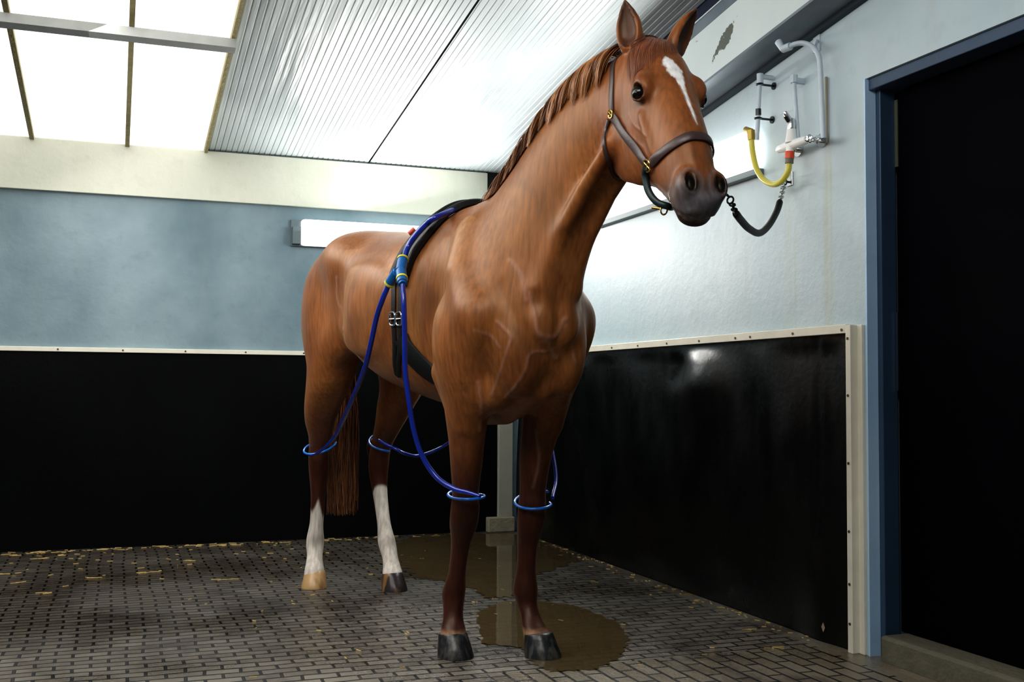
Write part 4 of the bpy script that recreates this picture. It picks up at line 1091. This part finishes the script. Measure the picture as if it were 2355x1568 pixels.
# web with flaked paint
m_web, nt, b, tc = texmat('flaked_white_beam_paint'); v = tc.outputs['Object']
base = mixrgb(nt, mrange(nt, noise(nt, v, 2, 4), .3, .7, 0, 1), srgb(208, 220, 222), srgb(222, 232, 232))
sx = N_(nt, 'ShaderNodeSeparateXYZ'); nt.links.new(v, sx.inputs[0])
PS, PZ = 3.055, 2.55 - 2.02
ds = mth(nt, 'SUBTRACT', sx.outputs[0], PS); dz = mth(nt, 'SUBTRACT', mth(nt, 'SUBTRACT', sx.outputs[2], PZ), mth(nt, 'MULTIPLY', ds, .60))
rr = mth(nt, 'ADD', mth(nt, 'POWER', mth(nt, 'ABSOLUTE', mth(nt, 'MULTIPLY', ds, 10.5)), 2.0), mth(nt, 'POWER', mth(nt, 'ABSOLUTE', mth(nt, 'MULTIPLY', dz, 22)), 2.0))
rr = mth(nt, 'ADD', rr, mth(nt, 'MULTIPLY', mth(nt, 'SUBTRACT', noise(nt, v, 16, 5, .7), .5), 4.2))
pat = mth(nt, 'LESS_THAN', rr, .62)
fl = mth(nt, 'MULTIPLY', mth(nt, 'GREATER_THAN', noise(nt, v, 22, 4, .6), .66), mth(nt, 'GREATER_THAN', sx.outputs[2], .60))
nt.links.new(mixrgb(nt, mth(nt, 'MAXIMUM', pat, mth(nt, 'MULTIPLY', fl, .6)), base, srgb(92, 98, 88)), b.inputs['Base Color']); b.inputs['Roughness'].default_value = .5
rpart(slope_box(MB(), 0, 8.5, .155, .176, .012, .262), 'web_face', m_web, beam, smooth=False)
rpart(slope_box(MB(), 0, 8.5, .02, .178, .262, .318), 'top_flange', m_flange, beam, smooth=False)
rpart(slope_box(MB(), 0, 8.5, .174, .182, .318, .324), 'flange_edge', simple('bare_metal_edge', srgb(224, 230, 234), .3, .4), beam, smooth=False)
m_nv = simple('navy_gap_shade', srgb(22, 38, 66), .6, var=.2, scale=4)
M = MB(); M.hexa([(0, .0, BZ(0)+.30), (8.5, .0, BZ(8.5)+.30), (8.5, .03, BZ(8.5)+.30), (0, .03, BZ(0)+.30), (0, .0, CZ(0)+.05), (8.5, .0, CZ(8.5)+.05), (8.5, .03, CZ(8.5)+.05), (0, .03, CZ(0)+.05)])  # dark strip stands in for the shaded wall above the beam
build_room(M, 'wall_head_shade', m_nv, kind='structure')
M = MB(); slope_box(M, .05, 8.5, .0, .028, -.022, 0); build_room(M, 'beam_shadow_line', simple('shadow_line_dark', srgb(40, 54, 62), .6), kind='structure')  # dark strip imitates the shadow line under the beam

# ---- corner post
post = rthing('corner_post', 'grey steel corner post on a small concrete footing behind the horse', 'post', (.04, .11, 0))
post['kind'] = 'structure'
M = MB(); M.box((.0, .052, .10), (.045, .158, 2.50)); rpart(M, 'post_shaft', simple('grey_post_paint', srgb(170, 170, 158), .5, var=.15, scale=8), post, smooth=False, bevel=.004)
M = MB(); M.box((.0, .045, 0), (.075, .240, .102)); rpart(M, 'footing', simple('pale_concrete', srgb(150, 146, 124), .8, var=.3, scale=18, bump=.5), post, smooth=False, bevel=.006)

# ---- rubber wall mats with aluminium edging
def rubbermat(name, c, r0, bscale, bstr, spec_=.35):
    m, nt, b, tc = texmat(name); v = tc.outputs['Object']
    mp = N_(nt, 'ShaderNodeMapping'); mp.inputs['Scale'].default_value = (1, 1, .45); nt.links.new(v, mp.inputs['Vector'])
    nt.links.new(mixrgb(nt, mrange(nt, noise(nt, mp.outputs['Vector'], 3, 6, .6), .35, .75, 0, 1), c, c * 2.0), b.inputs['Base Color'])
    nt.links.new(mrange(nt, noise(nt, mp.outputs['Vector'], 5, 6, .6), .3, .7, r0, r0 + .2), b.inputs['Roughness'])
    b.inputs['Specular IOR Level'].default_value = spec_
    bump(nt, b, noise(nt, v, bscale, 5), bstr, .01)
    return m
m_rub = rubbermat('black_rubber', srgb(8, 10, 11), .20, 40, .10); m_rubb = rubbermat('black_rubber_matt', srgb(3, 4, 5), .5, 30, .15, .10)
def sheet(u0, u1, z0, z1, nu, nz, fn, axis):
    M = MB(); vs = []; fs = []
    for i in range(nu + 1):
        for j in range(nz + 1):
            u = u0 + (u1 - u0) * i / nu; z = z0 + (z1 - z0) * j / nz; d = fn(u, z)
            vs.append((u, d, z) if axis == 's' else (d, u, z))
    for i in range(nu):
        for j in range(nz):
            a = i * (nz + 1) + j; fs.append((a, a + 1, a + nz + 2, a + nz + 1))
    n = len(vs); vs2 = [((x, .001, z) if axis == 's' else (.001, y, z)) for x, y, z in vs]
    M.add(vs + vs2, fs + [tuple(q + n for q in f[::-1]) for f in fs] + [])
    # rim
    rim = [i * (nz + 1) for i in range(nu + 1)] + [nu * (nz + 1) + j for j in range(1, nz + 1)] + [i * (nz + 1) + nz for i in range(nu - 1, -1, -1)] + [j for j in range(nz - 1, 0, -1)]
    for k in range(len(rim)):
        a, c = rim[k], rim[(k + 1) % len(rim)]; M.f.append((a, c, c + n, a + n))
    return M
def bul(u, z):
    e = min(1, (z / .12), ((1.20 - z) / .05)) ; e = max(0, e)
    g = lambda a, b_, w, h_: math.exp(-((u - a) / w) ** 2 - ((z - b_) / h_) ** 2)
    y = .018 + e * (.010 * math.sin(u * 4.1 + .6) * math.sin(z * 3 + .4) + .006 * math.sin(u * 9 + z * 4) + .034 * g(2.60, 1.02, .24, .13) - .026 * g(2.36, 1.10, .14, .11) + .020 * g(2.2, .5, .5, .3))
    y -= .012 * math.exp(-((u - 3.50) / .012) ** 2) * (1 if z > .42 else 0); y += .016 * math.exp(-((u - 3.50) / .10) ** 2) * max(0, 1 - z / .45)
    return max(.008, y)
o = build_room(sheet(.06, 3.71, .005, 1.222, 180, 60, bul, 's'), 'rubber_wall_mat', m_rub, smooth=True)
tag(o, 'glossy black rubber mat bulging on the right wall beside the doorway', 'wall mat')
o = build_room(sheet(.16, 6.4, .005, 1.212, 120, 20, lambda u, z: .016 + .005 * math.sin(u * 3.3) * math.sin(z * 5), 't'), 'rubber_wall_mat', m_rubb, smooth=True)
tag(o, 'dull black rubber mat along the foot of the back wall', 'wall mat')
def screws(th, pts, ax):
    for p in pts:
        M = MB(); p = np.array(p, float); M.disc(p, ax, .0055, .003, 10); rpart(M, 'screw', m_screw, th)
ts = rthing('edge_strip', 'aluminium capping strip screwed along the top of the glossy black right wall mat', 'trim strip', (2, .02, 1.236))
M = MB(); M.box((.06, .0, 1.2215), (3.712, .040, 1.256)); rpart(M, 'strip', m_alu, ts, smooth=False, bevel=.002)
screws(ts, [(s, .040, 1.235) for s in (.33, .655, .98, 1.308, 1.625, 1.949, 2.274, 2.599, 2.924, 3.046, 3.366, 3.688)], (0, 1, 0))
ts = rthing('edge_strip', 'upright aluminium strip screwed at the doorway end of the right wall mat', 'trim strip', (3.73, .02, .6))
M = MB(); M.box((3.712, .0, .0), (3.742, .042, 1.252)); M.box((3.742, .0, .0), (3.772, .012, 1.252)); rpart(M, 'strip', m_alu, ts, smooth=False, bevel=.002)
screws(ts, [(3.726, .042, z) for z in (1.20, .98, .72, .46, .26, .11)], (0, 1, 0))
ts = rthing('edge_strip', 'thin aluminium strip along the top of the back wall mat left of the horse', 'trim strip', (.02, 3, 1.228))
M = MB(); M.box((.0, .16, 1.212), (.026, 6.4, 1.240)); rpart(M, 'strip', m_alu, ts, smooth=False, bevel=.002)
screws(ts, [(.026, t, 1.226) for t in np.arange(.4, 4.2, .375)], (1, 0, 0))

# ---- long strip lights
m_diff = simple('lit_diffuser', (.9, .9, .9), .3, var=.02, emit=((1.0, .99, .96), FIXE))
m_lbase = simple('grey_light_housing', srgb(104, 118, 122), .5, var=.1, scale=10)
def roundbar(M, u0, u1, d0, d1, z0, z1, r, axis):
    """box with rounded front profile and rounded ends"""
    n = 8; prof = []
    for cx, cz, a0 in ((d1 - r, z1 - r, 0), (d1 - r, z0 + r, -90)):
        for k in range(n + 1):
            a = math.radians((90 - 90 * k / n) if a0 == 0 else (-90 * k / n)); prof.append((cx + r * math.cos(a), cz + r * math.sin(a)))
    prof = [(d0, z1)] + prof + [(d0, z0)]
    cen = ((d0 + d1) / 2, (z0 + z1) / 2); vs = []; rows = []
    for u, k in ((u0, .86), (u0 + r * .3, .95), (u0 + r, 1), (u1 - r, 1), (u1 - r * .3, .95), (u1, .86)):
        for (d, z) in prof:
            dd = d0 + (d - d0) * k; zz = cen[1] + (z - cen[1]) * k; vs.append((u, dd, zz) if axis == 's' else (dd, u, zz))
    m = len(prof); fs = []
    for i in range(5):
        for j in range(m): fs.append((i*m+j, i*m+(j+1) % m, (i+1)*m+(j+1) % m, (i+1)*m+j))
    fs.append(tuple(range(m))); fs.append(tuple(5*m+j for j in range(m)))
    return M.add(vs, fs)
L1 = rthing('strip_light', 'long glowing white strip light on the right wall behind the horse head', 'light', (2.2, .03, 2.07))
M = MB(); roundbar(M, 1.36, 3.105, .022, .085, 1.983, 2.158, .03, 's'); rpart(M, 'diffuser', m_diff, L1)
M = MB(); M.box((1.35, .0, 1.955), (3.10, .040, 1.985)); M.box((1.38, .0, 1.96), (3.00, .022, 2.14)); rpart(M, 'housing', m_lbase, L1, smooth=False, bevel=.003)
L2 = rthing('strip_light', 'long glowing white strip light on the back wall behind the horse rump', 'light', (.03, 1.1, 2.03))
M = MB(); roundbar(M, .42, 1.555, .022, .080, 1.940, 2.112, .02, 't'); rpart(M, 'diffuser', m_diff, L2)
M = MB(); M.box((.0, .40, 1.935), (.024, 1.62, 2.112)); M.box((.0, 1.56, 1.945), (.070, 1.615, 2.06)); rpart(M, 'housing', m_lbase, L2, smooth=False, bevel=.003)

# ---- water pipes and mixer on the right wall
m_pipe = simple('painted_grey_pipe', srgb(196, 210, 220), .35, .0, var=.12, scale=20)
m_chrome = simple('chrome', srgb(214, 216, 218), .12, 1.0, var=.05, scale=10)
m_whitep = simple('white_chromed_body', srgb(244, 246, 244), .25, .0, var=.05, scale=10)
OFF = .075
def P(px, py, off=OFF): return rp(px, py, off)
def clamp(th, p):
    M = MB(); p = np.array(p); M.ring(p, (0, 0, 1), .014, .004, 16, 8); M.tube([p - (0, .012, 0), (p[0], .0, p[2])], .005, 8); M.disc((p[0], 0, p[2]), (0, 1, 0), .016, .006, 16); rpart(M, 'pipe_clamp', m_dsteel, th)
th = rthing('water_pipe', 'short grey wall pipe with two clamps above the end of the strip light', 'pipe', P(1745, 250))
a, c = P(1748, 176), P(1741, 322)
M = MB(); M.tube([a, c], .0095, 14); rpart(M, 'pipe', m_pipe, th)
M = MB(); M.tube([a + (0, 0, .012), a - (0, 0, .03)], .0145, 14); M.tube([a, (a[0] + .0, .01, a[2])], .011, 12); rpart(M, 'elbow_fitting', m_pipe, th)
for y in (194, 272): q = a + (c - a) * (y - 176) / 146; clamp(th, q)
M = MB(); q = a + (c - a) * .56; M.tube([q + (0, 0, .014), q - (0, 0, .014)], .0125, 14); rpart(M, 'coupling', m_dsteel, th)
th = rthing('water_pipe', 'thin grey wall pipe rising straight behind the mixer tap', 'pipe', P(1830, 240, .05))
a, c = P(1826, 185, .05), P(1836, 322, .05)
M = MB(); M.tube([a, c], .0085, 14); rpart(M, 'pipe', m_pipe, th)
M = MB(); M.tube([a + (0, 0, .022), a - (0, 0, .010)], .016, 8); M.tube([a, (a[0], .0, a[2])], .014, 8); rpart(M, 'elbow_fitting', m_pipe, th)
th = rthing('water_pipe', 'tall grey gooseneck pipe curving out over the mixer tap', 'pipe', P(1893, 240, .08))
g0 = P(1894, 318, .08); g1 = P(1886, 150, .08)
arc = [g0, g0 + (g1 - g0) * .5, g1, P(1880, 122, .085), P(1866, 106, .10), P(1846, 99, .12), P(1826, 102, .14), P(1812, 110, .155)]
M = MB(); M.tube(spline(arc, 6), .0105, 14); rpart(M, 'gooseneck', m_pipe, th)
e = arc[-1]
M = MB(); M.tube([P(1818, 106, .15), P(1800, 113, .16)], .016, 12); M.tube([P(1801, 114, .16), P(1790, 96, .165)], [.012, .015], 12); rpart(M, 'outlet_elbow', m_pipe, th)
br = P(1880, 92, .0); M = MB(); M.box((br[0] - .022, 0, br[2] - .05), (br[0] + .022, .006, br[2] + .03)); M.tube([(br[0], .0, br[2] + .0), P(1874, 112, .085)], .006, 8); rpart(M, 'wall_bracket', m_pipe, th)
M = MB(); q = P(1900, 205, .01); M.tube([q - (0, 0, .22), q, q + (0, 0, .05)], .006, 8); rpart(M, 'side_tube', simple('rusty_pale_tube', srgb(170, 160, 140), .6, var=.3, scale=8), th)
# mixer
tap = rthing('mixer_tap', 'white and chrome thermostatic mixer tap on the right wall', 'tap', P(1830, 325, .06))
A, B = P(1788, 345, .07), P(1856, 321, .07)
M = MB(); ax = (B - A); ax /= np.linalg.norm(ax); M.tube([A, A + ax * .012, A + ax * .05, A + ax * .10, B - ax * .015, B], [.010, .016, .020, .022, .018, .014], 16); rpart(M, 'body', m_whitep, tap)
H0 = P(1820, 328, .075)
M = MB(); M.tube([H0, H0 + (0, .0, .03), H0 + (0, 0, .055)], [.026, .021, .019], 16); rpart(M, 'neck', m_whitep, tap)
M = MB(); M.tube([H0 + (0, 0, .055), H0 + (0, 0, .075), H0 + (0, 0, .10)], [.017, .019, .013], 16); rpart(M, 'cartridge', m_chrome, tap)
M = MB(); M.tube([H0 + (0, 0, .085), H0 + (.0, .028, .12), H0 + (0, .03, .128)], [.013, .010, .006], 14); rpart(M, 'lever', m_chrome, tap)
M = MB(); M.tube([H0 + (0, .012, .088), H0 + (.0, .028, .108)], .009, 12); rpart(M, 'lever_grip', m_black, tap)
for px, py, nm in ((1893, 322, 'rosette'), (1838, 344, 'rosette')):
    q = P(px, py, 0); M = MB(); M.disc((q[0], 0, q[2]), (0, 1, 0), .030, .008, 28); rpart(M, nm, m_chrome, tap)
    M = MB(); M.tube([(q[0], .0, q[2]), (q[0], .045, q[2])], .013, 14); M.ring((q[0], .03, q[2]), (0, 1, 0), .014, .004, 6, 6); rpart(M, 'wall_union', m_chrome, tap)
q = P(1893, 322, 0)
M = MB(); M.tube([B - ax * .01, np.array([q[0], .06, q[2]])], .013, 14); M.ring(B + ax * .02, ax, .014, .005, 6, 6); M.tube([(q[0], .03, q[2]), g0], .012, 12); rpart(M, 'connecting_nut', m_chrome, tap)
# yellow hose with orange quick coupling
hy = rthing('garden_hose', 'short yellow hose hanging in a loop below the mixer tap', 'hose', P(1780, 420, .09))
O0 = P(1817, 340, .078); O1 = P(1815, 374, .08)
M = MB(); M.tube(spline([P(1815, 374, .08), P(1812, 394, .085), P(1799, 415, .09), P(1780, 424, .09), P(1757, 414, .09), P(1740, 388, .09), P(1731, 350, .09), P(1728, 318, .09)], 8), .0125, 14)
m_yh = simple('yellow_hose_rubber', srgb(214, 204, 84), .35, var=.12, scale=12, coat=.2)
rpart(M, 'hose', m_yh, hy)
M = MB(); M.tube([O0 + (0, 0, .006), O0 + (O1 - O0) * .26], .0165, 16); rpart(M, 'tap_connector', m_whitep, hy)
M = MB(); M.tube([O0 + (O1 - O0) * .24, O0 + (O1 - O0) * .3, O0 + (O1 - O0) * .72], [.018, .0195, .0195], 16); rpart(M, 'quick_coupling', simple('orange_plastic', srgb(226, 90, 50), .4, var=.1, scale=20), hy)
M = MB(); M.tube([O0 + (O1 - O0) * .70, O0 + (O1 - O0) * 1.05], .018, 16); rpart(M, 'grey_collar', simple('grey_plastic', srgb(120, 116, 106), .5), hy)
M = MB(); M.tube([P(1728, 322, .09), P(1727, 300, .09)], [.016, .018], 14); M.tube([P(1727, 302, .09), P(1716, 298, .07)], .014, 12); rpart(M, 'brass_coupling', simple('aged_brass', srgb(176, 152, 78), .4, .6, var=.15, scale=20), hy)

# ---- wall ring, chain with rubber sleeve
def to_room(Pw):
    q = np.array(Pw) - RC; return np.array([q @ D2, -(q @ D1), q[2]])
hk = rthing('wall_hook', 'small steel plate with eye on the right wall below the yellow hose', 'hook', P(1818, 412, 0))
q = P(1818, 412, 0); M = MB(); M.box((q[0] - .020, .0, q[2] - .030), (q[0] + .020, .005, q[2] + .030)); rpart(M, 'plate', m_steel, hk, smooth=False, bevel=.002)
E0 = q + np.array([-.004, .03, -.012]); M = MB(); M.ring(E0, (1, 0, .1), .014, .0035, 18, 8); M.tube([(E0[0], 0, E0[2]), (E0[0], .02, E0[2])], .005, 8); rpart(M, 'eye', m_dsteel, hk)
tc_ = rthing('tie_chain', 'short tie chain in a sagging black rubber sleeve running from the wall to the halter', 'chain', P(1745, 530, .4))
def at_depth(px, py, Yd):
    d = ray(px, py); return to_room(np.array([0, 0, 1.0]) + d * (Yd / d[1]))
yw = (rm(*E0))[1]
hr = hw(mir(Rring)[None] + HU[None] * .01)[0]
pts = [at_depth(1794, 462, yw - .12), at_depth(1786, 487, yw - .18), at_depth(1768, 518, yw - .30), at_depth(1746, 536, yw - .45), at_depth(1722, 525, yw - .62), at_depth(1704, 506, yw - .76), at_depth(1692, 490, yw - .86)]
M = MB(); S = spline(pts, 8); M.tube(S, [.010] + [.0135] * (len(S) - 2) + [.0115], 16); rpart(M, 'rubber_sleeve', simple('black_green_rubber', srgb(8, 13, 12), .5, spec=.25, var=.2, scale=20), tc_)
def chain(a, c, link_len, r, mat):
    a, c = np.array(a, float), np.array(c, float); L = np.linalg.norm(c - a); n = max(1, int(round(L / (link_len * .72)))); d = (c - a) / L
    u = np.cross(d, (0, 0, 1.0)); u /= np.linalg.norm(u); w = np.cross(d, u)
    for i in range(n):
        ctr = a + d * L * (i + .5) / n; k = u if i % 2 else w; M = MB(); hl = link_len / 2 - r; wd = link_len * .30
        pts = [ctr + d * hl * (abs(math.cos(t)) ** .7) * (1 if math.cos(t) > 0 else -1) + k * wd * math.sin(t) for t in np.linspace(0, 2*math.pi, 16, endpoint=False)]
        M.tube(pts, r, 8, closed=True); rpart(M, 'chain_link', mat, tc_)
chain(E0 - (0, 0, .012), pts[0] + (0, 0, .0), .030, .0032, m_steel)
hrr = to_room(hr); s0 = at_depth(1683, 468, yw - .95); s1 = at_depth(1676, 452, yw - 1.02)
chain(pts[-1], s0, .030, .0034, m_dsteel)
M = MB(); M.ring((s0 + s1) / 2, (.4, .8, .1), .012, .0034, 18, 8); M.tube(spline([s1, s1 + (hrr - s1) * .3, s1 + (hrr - s1) * .7, hrr], 5), .0042, 10); rpart(M, 'snap_hook', m_dsteel, tc_)

# ---- puddles
m_pud, nt, b, tc = texmat('shallow_water_film'); v = tc.outputs['Object']
nt.nodes.remove(b); out = nt.nodes['Material Output']
gl = N_(nt, 'ShaderNodeBsdfGlossy'); gl.inputs['Roughness'].default_value = .035; gl.inputs['Color'].default_value = (.95, .93, .88, 1)
tp = N_(nt, 'ShaderNodeBsdfTransparent'); tp.inputs['Color'].default_value = (.80, .72, .58, 1)
df = N_(nt, 'ShaderNodeBsdfDiffuse'); df.inputs['Color'].default_value = (*srgb(108, 92, 64), 1)
m1 = N_(nt, 'ShaderNodeMixShader'); m1.inputs[0].default_value = .5; nt.links.new(tp.outputs[0], m1.inputs[1]); nt.links.new(df.outputs[0], m1.inputs[2])
fr = N_(nt, 'ShaderNodeFresnel'); fr.inputs['IOR'].default_value = 1.45
bp = N_(nt, 'ShaderNodeBump'); bp.inputs['Strength'].default_value = .05; bp.inputs['Distance'].default_value = .01
nt.links.new(noise(nt, v, 7, 3), bp.inputs['Height']); nt.links.new(bp.outputs[0], gl.inputs['Normal']); nt.links.new(bp.outputs[0], fr.inputs['Normal'])
m2 = N_(nt, 'ShaderNodeMixShader'); nt.links.new(fr.outputs[0], m2.inputs[0]); nt.links.new(m1.outputs[0], m2.inputs[1]); nt.links.new(gl.outputs[0], m2.inputs[2]); nt.links.new(m2.outputs[0], out.inputs['Surface'])
def gpt(px, py):
    d = ray(px, py); return np.array([0, 0, 1.0]) + d * (-1.0 / d[2])
def puddle(outline, label, seed, jag=.02, z=.003):
    P_ = np.array([to_room(gpt(*q))[:2] for q in outline]); P_ = np.concatenate([P_, P_[:1]])
    pts = []; r = random.Random(seed)
    for i in range(len(P_) - 1):
        for k in range(14):
            t = k / 14; q = P_[i] * (1 - t) + P_[i+1] * t
            n = P_[i+1] - P_[i]; n = np.array([-n[1], n[0]]) / (np.linalg.norm(n) + 1e-6)
            pts.append(q + n * (jag * math.sin(k * 1.3 + i * 2.1) + r.uniform(-jag, jag) * .8))
    c = np.mean(pts, 0); me = mesh_from([(*q, z) for q in pts], [tuple(range(len(pts)))], 'puddle')
    bm = bmesh.new(); bm.from_mesh(me); bmesh.ops.triangulate(bm, faces=bm.faces)
    for f in bm.faces:
        if f.normal.z < 0: f.normal_flip()
    bm.to_mesh(me); bm.free()
    o = link('puddle', me, m_pud, None, False); o.matrix_world = ROOM; tag(o, label, 'puddle'); return o
puddle_=puddle([(1095, 1410), (1150, 1385), (1230, 1380), (1330, 1395), (1420, 1430), (1445, 1470), (1430, 1510), (1370, 1540), (1270, 1545), (1230, 1530), (1200, 1490), (1110, 1480)], 'shallow brown puddle around the left front hoof of the horse', 3, .007)
puddle([(880, 1262), (960, 1232), (1100, 1228), (1200, 1230), (1290, 1262), (1330, 1290), (1240, 1320), (1180, 1372), (1120, 1376), (1060, 1340), (960, 1330), (930, 1300)], 'shallow brown puddle behind the front legs of the horse near the corner post', 7, .018)

# ---- straw bits
M = MB(); r = random.Random(11)
def straw(cx, cy, L, a, z=.004, w=.0018):
    dx, dy = math.cos(a) * L / 2, math.sin(a) * L / 2; nx, ny = -math.sin(a) * w / 2, math.cos(a) * w / 2
    M.add([(cx-dx-nx, cy-dy-ny, z-.0035), (cx+dx-nx, cy+dy-ny, z-.0035), (cx+dx+nx, cy+dy+ny, z-.0035), (cx-dx+nx, cy-dy+ny, z-.0035), (cx-dx, cy-dy, z), (cx+dx, cy+dy, z)], [(0, 1, 5, 4), (3, 2, 5, 4), (0, 3, 2, 1), (0, 3, 4), (1, 2, 5)])
for i in range(120):
    straw(r.uniform(.03, .14), r.uniform(.35, 3.6) ** 1.0, r.uniform(.01, .06), r.gauss(1.57, .5))
for i in range(45):
    px, py = r.uniform(0, 1), 0
    straw(.12 + abs(r.gauss(0, .5)), 1.6 + r.uniform(0, 2.0), r.uniform(.01, .04), r.gauss(1.57, .6))
for i in range(150):
    straw(r.uniform(.3, 3.6), .03 + abs(r.gauss(0, .05)), r.uniform(.008, .03), r.uniform(0, 3.1), w=.003)
for i in range(70):
    straw(r.uniform(.6, 4.2), r.uniform(.2, 2.6), r.uniform(.01, .03), r.uniform(0, 3.1), w=.003)
for (px, py) in ((50, 1340), (10, 1320), (150, 1277), (95, 1285), (30, 1277), (330, 1318), (205, 1330), (520, 1333), (100, 1365), (430, 1290), (1710, 1448), (1780, 1490)):
    q = to_room(gpt(px, py))
    for k in range(4): straw(q[0] + r.gauss(0, .012), q[1] + r.gauss(0, .03), r.uniform(.02, .055), r.gauss(1.5, .5), z=.005, w=.0022)
o = build_room(M, 'straw_bits', simple('straw', srgb(196, 168, 104), .6, var=.3, scale=9), smooth=False)
tag(o, 'yellow straw bits scattered along the wall edges on the brick floor', 'straw', kind='stuff')
# small pink flake stuck on the rubber mat
q = rp(1895, 1442, .03); M = MB(); M.add([(q[0], .034, q[2] + .020), (q[0] + .012, .034, q[2]), (q[0], .034, q[2] - .020), (q[0] - .012, .034, q[2])], [(0, 1, 2, 3)]); M.add([(q[0], .028, q[2] + .020), (q[0] + .012, .028, q[2]), (q[0], .028, q[2] - .020), (q[0] - .012, .028, q[2])], [(0, 1, 2, 3)])
o = build_room(M, 'paper_scrap', simple('pale_pink', srgb(176, 140, 132), .7)); tag(o, 'tiny pale pink scrap stuck low on the glossy right wall mat', 'scrap')

# ================================================================== LIGHT
w = bpy.data.worlds.new('world'); sc.world = w; w.use_nodes = True
bg = w.node_tree.nodes['Background']; bg.inputs[0].default_value = (.72, .84, 1.0, 1); bg.inputs[1].default_value = WORLD
def area(name, loc, target, sx_, sy_, power, color=(1, 1, 1), spread=None):
    l = bpy.data.lights.new(name, 'AREA'); l.shape = 'RECTANGLE'; l.size = sx_; l.size_y = sy_; l.energy = power; l.color = color
    if spread: l.spread = math.radians(spread)
    o = bpy.data.objects.new(name, l); COL.objects.link(o); o.location = Vector(loc)
    d = Vector(target) - Vector(loc); o.rotation_euler = d.to_track_quat('-Z', 'Y').to_euler(); return o
for n, l, t, a, b_, p, c in LIGHTS: area(n, l, t, a, b_, p, c)

# turn the whole place so that the room walls run along the world axes
_rz = Matrix.Rotation(math.radians(-90 + 69.736), 4, 'Z')
bpy.context.view_layer.update()
for o in list(COL.objects):
    if o.parent is None: o.matrix_world = _rz @ o.matrix_world
bpy.context.view_layer.update()
